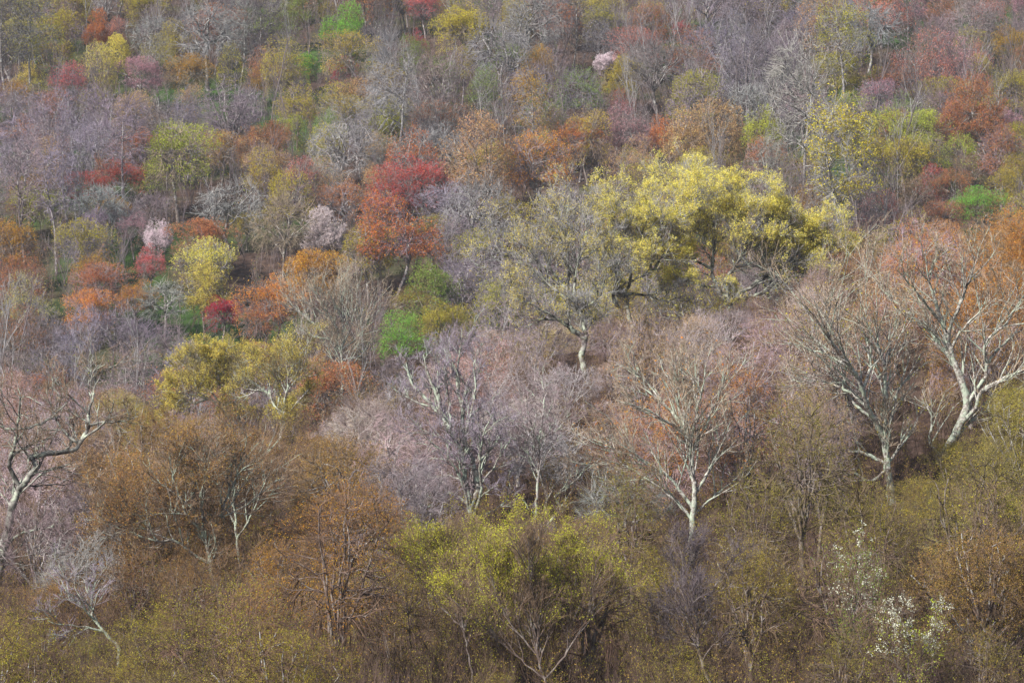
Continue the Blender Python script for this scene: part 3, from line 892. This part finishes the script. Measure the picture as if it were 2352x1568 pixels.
# white fan tree right of the middle
hero('bare_tree', 160, [
    (.24, .15, [(1590, 1290), (1588, 1243), (1592, 1176), (1597, 1130), (1590, 1060), (1578, 985)]),
    (.12, .04, [(1578, 985), (1545, 930), (1510, 890), (1480, 850), (1465, 820)]),
    (.12, .04, [(1580, 990), (1560, 920), (1545, 870), (1530, 830)]),
    (.12, .04, [(1580, 995), (1578, 920), (1570, 860), (1565, 810)]),
    (.11, .04, [(1584, 1010), (1600, 940), (1612, 880), (1620, 830)]),
    (.11, .04, [(1586, 1020), (1625, 950), (1650, 890), (1665, 840)]),
    (.10, .04, [(1578, 985), (1530, 950), (1490, 925), (1440, 905)]),
    (.12, .04, [(1597, 1130), (1622, 1085), (1642, 1040), (1655, 990), (1680, 950)]),
    (.12, .04, [(1600, 1160), (1540, 1090), (1480, 1050), (1420, 1020), (1380, 1010)]),
    (.11, .04, [(1594, 1190), (1560, 1150), (1500, 1100), (1440, 1060), (1400, 1050)]),
    (.09, .03, [(1592, 1176), (1640, 1130), (1690, 1090), (1720, 1040)]),
], 'or', .06, .06, 'pale fan-shaped bare tree right of the middle, its stems spreading from one straight trunk', 'the pale fan-shaped tree right of the middle', PALE, 'tan', 5, shrink=.95, sub=(4.5, 4, 4, 4), subL=((.35, .7), (.35, .7), (.4, .8), (.4, .9)), up=.3, wander=.08)
# right fan tree
hero('bare_tree', 170, [
    (.34, .24, [(2048, 1160), (2045, 1125), (2039, 1061), (2032, 1010), (2026, 975)]),
    (.20, .05, [(2026, 985), (2010, 950), (1992, 914), (1978, 867), (1961, 830), (1935, 796), (1898, 739), (1867, 692), (1850, 665)]),
    (.20, .05, [(2030, 990), (2032, 954), (2032, 887), (2029, 820), (2015, 766), (1992, 719), (1978, 669)]),
    (.12, .04, [(2029, 820), (2046, 753), (2056, 709), (2060, 680)]),
    (.12, .04, [(1978, 867), (2000, 820), (1995, 779), (1985, 726), (1975, 690)]),
    (.14, .04, [(2036, 990), (2049, 937), (2059, 890), (2082, 820), (2092, 790)]),
    (.12, .04, [(1992, 914), (1950, 880), (1910, 860), (1870, 855), (1830, 850)]),
    (.12, .04, [(1961, 830), (1920, 800), (1880, 780), (1850, 775)]),
    (.11, .03, [(2012, 950), (1960, 905), (1930, 860), (1900, 830), (1860, 800), (1840, 760)]),
    (.14, .04, [(2034, 1050), (1980, 1030), (1930, 1025), (1880, 1000), (1830, 960)]),
    (.12, .04, [(2036, 1080), (2000, 1100), (1960, 1080), (1900, 1085), (1870, 1080)]),
    (.11, .04, [(2039, 1061), (2080, 1000), (2110, 950)]),
], 'yo', .05, .06, 'pale many-stemmed fan tree on the right, left neighbour of the tall white-trunked tree', 'the pale many-stemmed fan tree on the right', PALE, 'tan', 6, shrink=.93, sub=(4.5, 4, 4, 4), up=.3, wander=.08)
# big right tree
hero('bare_tree', 176, [
    (.36, .26, [(2160, 1060), (2178, 1025), (2205, 970), (2222, 915), (2212, 870), (2196, 825), (2184, 790), (2173, 753)]),
    (.17, .04, [(2190, 810), (2170, 790), (2133, 736), (2086, 692), (2042, 652), (2015, 618), (2000, 590)]),
    (.17, .04, [(2173, 753), (2163, 712), (2146, 658), (2130, 598), (2126, 545)]),
    (.12, .04, [(2163, 712), (2120, 660), (2080, 610), (2060, 585)]),
    (.15, .04, [(2177, 760), (2184, 720), (2200, 692), (2217, 638), (2234, 591), (2240, 550)]),
    (.15, .05, [(2222, 915), (2240, 890), (2262, 850), (2267, 826), (2260, 780), (2274, 753), (2304, 726), (2334, 679), (2352, 652), (2380, 620)]),
    (.17, .06, [(2205, 965), (2240, 930), (2255, 885), (2301, 857), (2345, 836), (2390, 815)]),
    (.11, .04, [(2267, 826), (2285, 790), (2330, 745), (2370, 720)]),
    (.13, .04, [(2180, 1025), (2230, 960), (2290, 920), (2340, 880), (2390, 850)]),
    (.12, .04, [(2164, 1050), (2135, 1010), (2142, 960), (2130, 925), (2100, 900)]),
    (.11, .03, [(2184, 790), (2205, 740), (2250, 690), (2270, 640)]),
    (.10, .03, [(2130, 598), (2150, 560), (2155, 530)]),
], 'och', .05, .06, 'tall white-trunked bare tree near the right edge with limbs spread in front of orange leaves', 'the tall white-trunked tree near the right edge', PALE, 'tan', 7, shrink=.93, sub=(3.6, 4, 4, 4), up=.28, wander=.09)
# left oak
hero('bare_tree', 142, [
    (.42, .24, [(-25, 1420), (-8, 1330), (7, 1257), (20, 1190), (34, 1129), (60, 1085), (84, 1050), (67, 1031)]),
    (.20, .06, [(67, 1034), (90, 1026), (114, 1021), (144, 1018), (175, 1008), (191, 984), (205, 951), (203, 921), (215, 870), (222, 820)]),
    (.10, .03, [(208, 951), (235, 947), (279, 944), (316, 931)]),
    (.11, .03, [(185, 995), (165, 985), (148, 968), (130, 937), (138, 890), (120, 850)]),
    (.16, .06, [(45, 1100), (22, 1050), (30, 1010), (40, 961), (44, 904), (48, 880)]),
    (.09, .03, [(40, 958), (87, 954), (115, 935), (128, 924), (144, 907), (160, 890)]),
    (.13, .05, [(13, 1243), (35, 1222), (60, 1213), (111, 1199), (130, 1190)]),
    (.12, .05, [(10, 1270), (32, 1262), (50, 1243), (60, 1225)]),
    (.10, .04, [(2, 1290), (30, 1288), (70, 1292)]),
    (.10, .03, [(191, 984), (225, 960), (255, 925), (262, 890)]),
    (.09, .03, [(40, 961), (10, 960), (-20, 940)]),
], None, 0, .06, 'old lichen-covered tree with twisting limbs leaning in from the left edge of the near slope', 'the twisting old tree at the left edge', LICH, 'brn', 8, sub=(3.4, 4, 5, 4), ang=(.5, 1.2), wander=.22, bark=M_SHADE_MOSS, shrink=.95)
# small yellow trees on the left
hero('leafing_tree', 186, [
    (.19, .15, [(644, 1010), (648, 985), (650, 961), (654, 940)]),
    (.12, .04, [(652, 945), (632, 924), (618, 890), (595, 884), (571, 880), (551, 870), (530, 845)]),
    (.12, .04, [(654, 940), (655, 904), (667, 863), (685, 830), (690, 790)]),
    (.08, .03, [(656, 942), (667, 937), (685, 911), (710, 880)]),
    (.09, .03, [(640, 930), (642, 880), (640, 830), (650, 790)]),
    (.08, .03, [(618, 890), (610, 850), (590, 820), (570, 800)]),
    (.07, .03, [(595, 884), (560, 900), (520, 905)]),
], 'yel', .55, .038, 'small yellow tree with a forked white trunk at the edge of the ravine', 'the forked white-trunked yellow tree', PALE, 'oli', 9, shrink=.9, sub=(6, 6, 5, 5), nl=3)
hero('leafing_tree', 188, [
    (.17, .12, [(556, 1010), (551, 964), (538, 941)]),
    (.11, .04, [(538, 941), (510, 922), (480, 907), (445, 895), (400, 890)]),
    (.10, .04, [(540, 945), (530, 900), (510, 850), (500, 800)]),
    (.09, .03, [(510, 922), (480, 880), (450, 840), (430, 810)]),
    (.08, .03, [(545, 950), (550, 900), (545, 850), (530, 800)]),
    (.08, .03, [(480, 907), (430, 920), (390, 930)]),
    (.08, .03, [(520, 870), (475, 830), (470, 790)]),
], 'yel', .4, .038, 'spreading yellow tree left of the forked white-trunked yellow tree', 'the spreading yellow tree on the left', PALE, 'oli', 10, shrink=.9, sub=(6, 6, 6, 5), nl=6)
# grey tree in the russet mass at lower left
hero('bare_tree', 138, [
    (.24, .15, [(510, 1400), (504, 1371), (484, 1297), (477, 1260), (470, 1230)]),
    (.12, .04, [(470, 1230), (454, 1206), (430, 1186), (417, 1149), (400, 1100), (390, 1060)]),
    (.12, .04, [(472, 1235), (464, 1182), (460, 1142), (474, 1092), (470, 1050)]),
    (.11, .04, [(476, 1250), (494, 1220), (521, 1142), (538, 1109), (551, 1058), (556, 1020)]),
    (.10, .03, [(454, 1206), (440, 1150), (445, 1100), (430, 1050)]),
    (.10, .03, [(484, 1297), (440, 1270), (400, 1240), (366, 1243), (319, 1230), (275, 1203), (249, 1166)]),
    (.13, .05, [(495, 1345), (440, 1350), (390, 1334), (353, 1297), (326, 1290), (299, 1300)]),
], 'bro', .55, .04, 'grey lichened bare tree rising through the russet thicket at lower left', 'the grey lichened tree at lower left', LICH, 'brn', 11, sub=(5, 6, 6, 5))
hero('bare_tree', 139, [
    (.13, .07, [(550, 1330), (548, 1267), (541, 1203), (538, 1125), (545, 1080)]),
    (.08, .03, [(545, 1240), (575, 1190), (600, 1130), (620, 1080)]),
    (.07, .03, [(541, 1203), (520, 1160), (510, 1110)]),
], 'bro', .05, .05, 'thin lichened trunk standing close beside the grey lichened tree at lower left', 'the thin lichened trunk', LICH, 'brn', 12, sub=(5, 5, 5, 4))
hero('bare_tree', 132, [
    (.15, .06, [(272, 1492), (250, 1465), (235, 1445), (215, 1420), (195, 1398), (170, 1370)]),
    (.08, .03, [(235, 1445), (200, 1440), (150, 1435), (110, 1425)]),
    (.07, .03, [(215, 1420), (210, 1370), (225, 1330)]),
], None, 0, .05, 'leaning lichen-covered stem low in the thicket near the lower left corner', 'the leaning lichened stem', LICH, 'lav', 13, sub=(3, 4, 4, 4))
# fan tree in the ravine on the far side
hero('bare_tree', 318, [
    (.28, .20, [(786, 900), (786, 850), (785, 815), (783, 786)]),
    (.16, .05, [(783, 800), (756, 779), (735, 755), (706, 732), (672, 699), (655, 680)]),
    (.15, .05, [(783, 786), (773, 753), (755, 720), (739, 699), (722, 652)]),
    (.15, .05, [(784, 790), (788, 740), (785, 690), (778, 640)]),
    (.15, .05, [(786, 795), (805, 750), (818, 700), (820, 650)]),
    (.14, .05, [(788, 805), (825, 770), (850, 720), (862, 690)]),
    (.12, .04, [(756, 779), (715, 770), (680, 750)]),
    (.12, .04, [(790, 830), (830, 815), (850, 790)]),
], None, 0, .06, 'pale bare fan-shaped tree standing in the ravine right of the orange dome', 'the pale fan tree in the ravine', PALE, 'tan', 16, sub=(4, 4, 4, 3), rt=.018, up=.3, wander=.08)
# dark stems of the foreground
hero('bare_tree', 118, [
    (.12, .08, [(1640, 1590), (1629, 1566), (1609, 1512), (1599, 1394)]),
    (.06, .02, [(1599, 1400), (1571, 1344), (1560, 1290), (1545, 1250)]),
    (.06, .02, [(1599, 1390), (1636, 1354), (1662, 1310), (1675, 1270)]),
    (.05, .02, [(1605, 1480), (1575, 1470), (1540, 1440), (1510, 1400)]),
    (.05, .02, [(1609, 1512), (1640, 1480), (1680, 1440)]),
    (.05, .02, [(1603, 1450), (1598, 1380), (1590, 1320), (1596, 1270)]),
], None, 0, .05, 'small dark-stemmed bare tree with purple-grey twigs right of the middle at the bottom edge', 'the small dark tree at the bottom edge', DARK, 'drk', 17, sub=(6, 6, 5, 4), bark=M_DARK, rt=.008)
hero('bare_tree', 120, [
    (.17, .11, [(2305, 1600), (2301, 1545), (2296, 1490), (2290, 1445)]),
    (.09, .03, [(2290, 1450), (2286, 1390), (2284, 1344), (2290, 1270), (2270, 1200)]),
    (.07, .03, [(2292, 1455), (2318, 1400), (2340, 1350), (2352, 1310)]),
    (.06, .02, [(2284, 1344), (2310, 1300), (2320, 1230)]),
    (.06, .02, [(2290, 1445), (2250, 1420), (2230, 1400)]),
], 'oli', .1, .05, 'dark straight-trunked tree rising from the bottom edge near the lower right corner', 'the dark trunk near the lower right corner', DARK, 'brn', 18, sub=(5, 6, 5, 5), bark=M_DARK, rt=.008)
# spring-green shrub tree at the bottom
hero('shrub_tree', 117, [
    (.10, .07, [(1262, 1600), (1251, 1559), (1240, 1520), (1234, 1492), (1228, 1411)]),
    (.05, .02, [(1228, 1420), (1218, 1340), (1214, 1290), (1215, 1240)]),
    (.06, .02, [(1245, 1555), (1300, 1500), (1335, 1441), (1355, 1400), (1365, 1350), (1360, 1320)]),
    (.05, .02, [(1238, 1505), (1205, 1470), (1184, 1445), (1160, 1411), (1140, 1350), (1122, 1310)]),
    (.05, .02, [(1230, 1430), (1260, 1370), (1278, 1320), (1283, 1270)]),
    (.05, .02, [(1228, 1411), (1190, 1350), (1172, 1310), (1168, 1275)]),
    (.04, .02, [(1250, 1550), (1180, 1500), (1120, 1440), (1060, 1400)]),
], 'sgr', .42, .028, 'spring yellow-green shrub tree fanning up from dark thin stems at the bottom middle', 'the yellow-green shrub at the bottom middle', DARK, 'brn', 19, sub=(7, 7, 6, 4), bark=M_DARK, rt=.007, nl=6, vis=1, up=.5, ang=(.2, .6), wander=.09, fsel=lambda u, v, rng: v < 1440 + 70 * rng.normal(size=len(v)))
hero('shrub_tree', 121, [
    (.08, .05, [(1085, 1600), (1080, 1520), (1066, 1440), (1060, 1380)]),
    (.05, .02, [(1060, 1400), (1040, 1330), (1030, 1280), (1034, 1240)]),
    (.05, .02, [(1062, 1400), (1090, 1330), (1098, 1280), (1094, 1245)]),
    (.05, .02, [(1066, 1440), (1010, 1390), (970, 1330), (940, 1290)]),
    (.04, .02, [(1030, 1290), (990, 1270), (960, 1250)]),
], 'sgr', .36, .028, 'yellow-green shrub tree sloping down to the left beside the bottom middle shrub', 'the left one of the two yellow-green shrubs', DARK, 'brn', 20, sub=(7, 7, 6, 4), bark=M_DARK, rt=.007, nl=6, vis=1, up=.5, ang=(.2, .6), wander=.09, fsel=lambda u, v, rng: v < 1390 + 60 * rng.normal(size=len(v)))
# white flowering shrubs
for (cx, cy, w_, sd_, lab, sh) in ((2085, 1495, 140, 21, 'white-flowered green shrub near the bottom right corner, the larger of the two', 'the larger white-flowered shrub'),
                                   (1965, 1375, 95, 22, 'white-flowered shrub up and to the left of the larger white-flowered shrub', 'the smaller white-flowered shrub')):
    r_ = hero('blossoming_tree', 111.5 if sd_ == 21 else 113, [
        (.05, .03, [(cx, cy + 160), (cx - 5, cy + 90), (cx, cy + 50)]),
        (.03, .012, [(cx - 3, cy + 70), (cx - w_ * .3, cy), (cx - w_ * .45, cy - 50)]),
        (.03, .012, [(cx, cy + 50), (cx + 5, cy - 20), (cx + 10, cy - 95)]),
        (.03, .012, [(cx, cy + 60), (cx + w_ * .3, cy), (cx + w_ * .5, cy - 55)]),
        (.03, .012, [(cx - 3, cy + 70), (cx + w_ * .25, cy + 40), (cx + w_ * .4, cy + 10)]),
    ], 'yg' if sd_ == 21 else 'gol', .3, .035, lab, sh, DARK, 'brn', sd_, sub=(6, 5, 4, 3), bark=M_DARK, rt=.006, nl=2, subL=((.2, .4), (.3, .6), (.4, .8), (.4, .9)))
    cr = [o for o in r_.children if o.name.startswith('crown')][0]
    rng = np.random.default_rng(sd_)
    vs = np.empty(len(cr.data.vertices) * 3, np.float32); cr.data.vertices.foreach_get('co', vs); vs = vs.reshape(-1, 3)
    top = vs[vs[:, 2] > np.quantile(vs[:, 2], .35)]
    seeds = top[rng.integers(0, len(top), 170 if sd_ == 21 else 100)]
    cc = np.repeat(seeds, 10, axis=0); cc = cc + rng.normal(size=cc.shape) * .06
    g = Geo(); g.leaves(cc, .036, rng)
    o = bpy.data.objects.new('blossom', g.mesh('blossom', M_LEAF)); COL.objects.link(o); o.parent = cr; o.color = (*FO['whi'][0], 1)

# ------------------------------------------------------------------ near slope: thicket trees, leaf and twig colours by place
REGION = [  # picture x, y, reach x, reach y, leaf, amount, twig
    (470, 1090, 260, 130, 'bro', 2, 'brn'), (790, 1130, 170, 130, 'bro', 2, 'brn'), (330, 1010, 110, 60, 'yo', 2, 'oli'),
    (140, 900, 140, 80, 'rus', 2, 'mau'), (60, 1050, 100, 80, 'rus', 1, 'mau'), (50, 1420, 45, 70, 'sal', 1, 'brn'),
    (900, 960, 220, 90, None, 0, 'pik'), (1090, 860, 110, 60, 'sal', 1, 'pik'), (1170, 760, 110, 60, 'tan', 1, 'pik'),
    (1240, 800, 80, 60, 'yel', 1, 'tan'), (1500, 800, 170, 90, 'tan', 1, 'mau'), (1440, 1000, 200, 110, 'or', 2, 'mau'),
    (1640, 960, 80, 60, 'or', 2, 'mau'), (1560, 780, 70, 40, 'och', 2, 'tan'), (1800, 760, 130, 80, 'bro', 1, 'mau'), (1850, 950, 120, 130, 'tan', 1, 'mau'),
    (2280, 640, 190, 120, 'or', 3, 'brn'), (2060, 640, 130, 90, 'or', 3, 'mau'), (2180, 560, 110, 60, 'or', 2, 'mau'), (2200, 820, 200, 120, 'och', 3, 'mau'), (2330, 780, 90, 90, 'or', 3, 'brn'),
    (2100, 1100, 350, 130, 'yo', 2, 'oli'), (2250, 1270, 120, 60, 'bro', 3, 'brn'), (1900, 1350, 380, 160, 'oli', 2, 'brn'),
    (1250, 1100, 200, 90, 'rus', 1, 'mau'), (1000, 1150, 120, 80, None, 0, 'mau'), (700, 1330, 120, 80, 'och', 2, 'brn'),
    (300, 1300, 240, 110, 'bro', 2, 'brn'), (350, 1480, 300, 120, 'oli', 2, 'brn'), (900, 1450, 280, 130, 'yo', 2, 'brn'), (700, 1400, 90, 110, 'och', 2, 'brn'), (1450, 1450, 200, 120, 'oli', 2, 'brn'),
    (2000, 520, 120, 40, 'rus', 1, 'mau'),
]
def region(u, v, rr):
    b, best = None, 1e9
    for r in REGION:
        d = ((u - r[0]) / r[2]) ** 2 + ((v - r[1]) / r[3]) ** 2 + rr.uniform(0, .5)
        if d < best: best, b = d, r
    return b

def fill_near():
    rr = random.Random(5)
    y = 213.0; row = 0
    while y > 110:
        half = 1230 * y / FPX
        step = 5.2 + 1.4 * (y > 160)
        x = -half + (row % 2) * step * .5
        while x < half:
            px, py = x + rr.uniform(-1.3, 1.3), y + rr.uniform(-1.6, 1.6)
            form = 'B'
            q = rr.random()
            if q > (.84 if py > 142 else .62): form = 'U'
            elif q > (.76 if py > 142 else .58): form = 'D'
            elif q > (.44 if py > 142 else .55): form = 'V'
            w = {'B': 5.0, 'U': 5.0, 'D': 5.6, 'V': 5.2}[form] * rr.uniform(.8, 1.25)
            z = ground_z(px, py); p = PROTO['n' + form][0]; H = p.H * w / p.W
            hs = rr.uniform(.85, 1.15)
            u, vt = proj(px, py, z + H * hs)
            hw = w * FPX / py * .5
            lim = np.interp(u, [0, 250, 360, 700, 760, 930, 1000, 1180, 1300, 1700, 1900, 2000, 2352], [850, 890, 940, 1005, 960, 868, 815, 745, 730, 700, 620, 540, 495]) + rr.uniform(-12, 25)          # nothing on this spot may rise past the lowest drawn limb point behind it
            for hd, hp, hb in HEROPTS:
                if hd > py + .8:
                    if hb and abs(hb[0] - u) < hw * .8 + 22: lim = max(lim, min(hb[1], 1300) - 55)
                    m = np.abs(hp[:, 0] - u) < hw * .85
                    if m.any():
                        pv = hp[m, 1]
                        pv = pv[pv < proj(px, py, z)[1] - 20]
                        if len(pv): lim = max(lim, np.quantile(pv, .68))
            if vt < lim:
                k = (z + (CYP - lim) * 0) 
                top_z = (CYP - lim) * py / FPX
                hs2 = (top_z - z) / H
                if hs2 < .16: x += step; continue
                sc = max(.55, min(1, hs2 / hs)) 
                w *= sc; H *= sc; hs = max(.3, hs2 / sc)
            u, v = proj(px, py, z + H * hs * .65)
            if v < 1640:
                r = region(u, v, rr)
                bare = form == 'V' and py > 142 and u < 1930 and rr.random() < .75
                build_tree('n', px, py, w, form, None if bare else r[4], 0 if bare else r[5], rr.choice(['pik', 'sil', 'mau']) if bare else r[6], hscale=hs)
            x += step
        y -= 5.8 + 1.6 * (y > 160); row += 1
fill_near()

# ------------------------------------------------------------------ undergrowth nobody could count
def undergrowth():
    rng = np.random.default_rng(77)
    def brush(n, y0, y1, h0, h1, r0, nb, nt_, col, leafcol=None, leaf=.06, nl=1, sel=None, rtw=.006):
        """saplings and brush in one mass: stems, side twigs, buds"""
        y = rng.uniform(y0, y1, n); x = rng.uniform(-1.08, 1.08, n) * 1250 * y / FPX
        if sel is not None:
            m = sel(x, y); x, y = x[m], y[m]
        if y1 > 300 and h1 > 4:
            u = CXP + FPX * x / y; vt = CYP - FPX * (terrain(x, y) + h1 * .9) / y
            ok = np.ones(len(x), bool)
            for t in TREES:
                if t['zone'] == 'f' and t['label']:
                    ok &= ~((np.abs(u - t['u']) < t['wpx'] * .55 + 8) & (y < t['y'] + 1) & (vt < t['top'] + t['wpx'] * .8) & (vt > t['top'] - t['wpx'] * 1.5))
            x, y = x[ok], y[ok]
        n = len(x)
        d = norm(rng.normal(size=(n, 3)) * .16 + np.array([0, 0, 1.0]))
        P = np.empty((n, 6, 3)); P[:, 0] = np.stack([x, y, terrain(x, y) - .1], -1)
        L = rng.uniform(h0, h1, (n, 1)) / 5
        for k in range(1, 6):
            P[:, k] = P[:, k - 1] + d * L; d = norm(d + rng.normal(size=d.shape) * .09 + np.array([0, 0, .03]))
        Rr = np.linspace(r0, r0 * .3, 6)[None] * rng.uniform(.6, 1.3, (n, 1))
        g = Geo(); g.tubes(P, Rr, 4)
        P1, R1 = grow(rng, P, Rr, nb, .22, 1, (.25, .5), (.3, .8), .35, 0, .1, .05, 4, .6, rtw, None, r0 * .4)
        g.tubes(P1, R1, 3)
        P2, R2 = grow(rng, P1, R1, nt_, .15, 1, (.4, .8), (.3, .8), .35, 0, .1, .04, 3, .7, rtw * .6, None, rtw)
        g.tubes(P2, R2, 3)
        o = bpy.data.objects.new('undergrowth', g.mesh('undergrowth', M_TWIG)); COL.objects.link(o); o.color = (*col, 1); o['kind'] = 'stuff'
        if leafcol:
            C = np.repeat(P2[:, -1], nl, axis=0); C = C + rng.normal(size=C.shape) * .1
            C = C[rng.uniform(size=len(C)) < .6]
            g = Geo(); g.leaves(C, leaf, rng)
            o = bpy.data.objects.new('undergrowth', g.mesh('undergrowth', M_LEAF)); COL.objects.link(o); o.color = (*leafcol, 1); o['kind'] = 'stuff'
    far = lambda y: y
    brush(1500, 292, 620, 4, 9, .05, 10, 5, (.17, .14, .155), rtw=.012)
    brush(330, 292, 620, 9, 15, .09, 12, 5, (.27, .26, .265), rtw=.014)
    brush(620, 292, 620, 9, 15, .10, 12, 5, (.15, .125, .13), rtw=.014)
    brush(1100, 292, 620, 4, 8, .05, 10, 5, (.16, .12, .11), (.36, .20, .08), .10, 1, rtw=.012)
    brush(900, 292, 620, 3, 7, .045, 10, 5, (.17, .15, .13), (.28, .30, .06), .10, 1, rtw=.012)
    brush(2600, 292, 620, 2.0, 4.0, .035, 9, 6, (.19, .155, .155), rtw=.012)
    brush(1500, 292, 620, 1.8, 3.6, .035, 9, 6, (.16, .125, .11), (.30, .19, .09), .10, 1, rtw=.012)
    green = lambda x, y: np.sin(x * .06 + 2) + np.sin(y * .045) + np.sin(x * .13 - y * .08) + .5 * rng.normal(size=len(x)) > .35
    brush(1500, 292, 620, 1.2, 3.2, .03, 8, 5, (.20, .17, .12), (.10, .20, .035), .14, 2, green, rtw=.012)
    brush(1900, 108, 216, 1.2, 3.0, .02, 9, 6, (.13, .09, .075), rtw=.008)
    brush(1800, 108, 216, 1.4, 3.4, .02, 9, 6, (.11, .075, .055), (.36, .25, .06), .034, 3, rtw=.008)
    brush(900, 108, 160, 1.4, 3.4, .022, 9, 6, (.10, .07, .05), (.36, .33, .05), .03, 4, rtw=.008)
undergrowth()

# ------------------------------------------------------------------ haze
HAZE = 0.00010
if HAZE:
    x0, x1, y0, y1, z0, z1 = -1000, 1000, -90, 2700, -60, 260
    V = np.array([(x, y, z) for x in (x0, x1) for y in (y0, y1) for z in (z0, z1)], float)
    F = np.array([(0, 1, 3, 2), (4, 6, 7, 5), (0, 4, 5, 1), (2, 3, 7, 6), (0, 2, 6, 4), (1, 5, 7, 3)])
    m, nt, out = new_mat("haze_air")
    pv = N(nt, "ShaderNodeVolumePrincipled"); pv.inputs["Color"].default_value = (.78, .87, 1, 1); pv.inputs["Density"].default_value = HAZE
    nt.links.new(pv.outputs[0], out.inputs["Volume"])
    o = bpy.data.objects.new("haze", mesh_from("haze", V, F, m)); COL.objects.link(o); o["kind"] = "stuff"

# ------------------------------------------------------------------ labels
def describe(t):
    f = FORMW.get(t['form'], '')
    noun = 'thicket tree' if t['form'] == 'B' else 'tree'
    if t['fol']:
        return f"{FO[t['fol']][1]} {f} {noun}".replace('  ', ' ')
    return f"{TW[t['twig']][1]} {f} {noun}".replace('  ', ' ')

def side(a, b):
    dx, dy = a['u'] - b['u'], a['v'] - b['v']
    if abs(dx) > 1.7 * abs(dy): return 'to the right of' if dx > 0 else 'to the left of'
    if abs(dy) > 1.7 * abs(dx): return 'straight below' if dy > 0 else 'straight above'
    return ('lower right of' if dx > 0 else 'lower left of') if dy > 0 else ('upper right of' if dx > 0 else 'upper left of')

ORD = ['nearest', 'second', 'third', 'fourth', 'fifth', 'sixth', 'seventh', 'eighth']
marks = [t for t in TREES if t['label']]
for t in TREES: t['d'] = describe(t)
groups = {}
for t in TREES:
    if not t['label']: groups.setdefault(t['d'], []).append(t)
used = set(t['label'] for t in marks)
for d, members in groups.items():
    order = {}
    for m in marks:
        by = {}
        for t in members:
            by.setdefault(side(t, m), []).append(t)
        for sdn, lst in by.items():
            lst.sort(key=lambda t: math.hypot(t['u'] - m['u'], t['v'] - m['v']))
            for k, t in enumerate(lst[:8]):
                order.setdefault(id(t), []).append((k * 160 + math.hypot(t['u'] - m['u'], t['v'] - m['v']), k, sdn, m))
    for t in members:
        for _, k, sdn, m in sorted(order.get(id(t), []), key=lambda q: q[0]):
            lab = f"{d}, {ORD[k]} such {sdn} {m['short']}"
            if k == 0: lab = f"{d} {sdn} {m['short']}, the nearest such"
            if lab not in used and len(lab.replace('-', ' ').split()) <= 20 and len(lab.split()) <= 16:
                t['label'] = lab; used.add(lab); break
miss = 0
for t in TREES:
    o = t['o']
    if not t['label']:
        miss += 1
        t['label'] = t['d'] + ' among the others of its kind'
    o['label'] = t['label']; o['category'] = 'shrub' if t['form'] == 'B' or o.name.startswith('shrub') else 'tree'
    o['group'] = ('large trees of the near slope' if t['form'] == 'hero' else 'thicket trees on the near slope' if t['zone'] == 'n' else 'trees on the far slope')
print('TREES', len(TREES), 'far fill', n_fill, 'near', sum(t['zone'] == 'n' for t in TREES), 'unlabelled', miss)
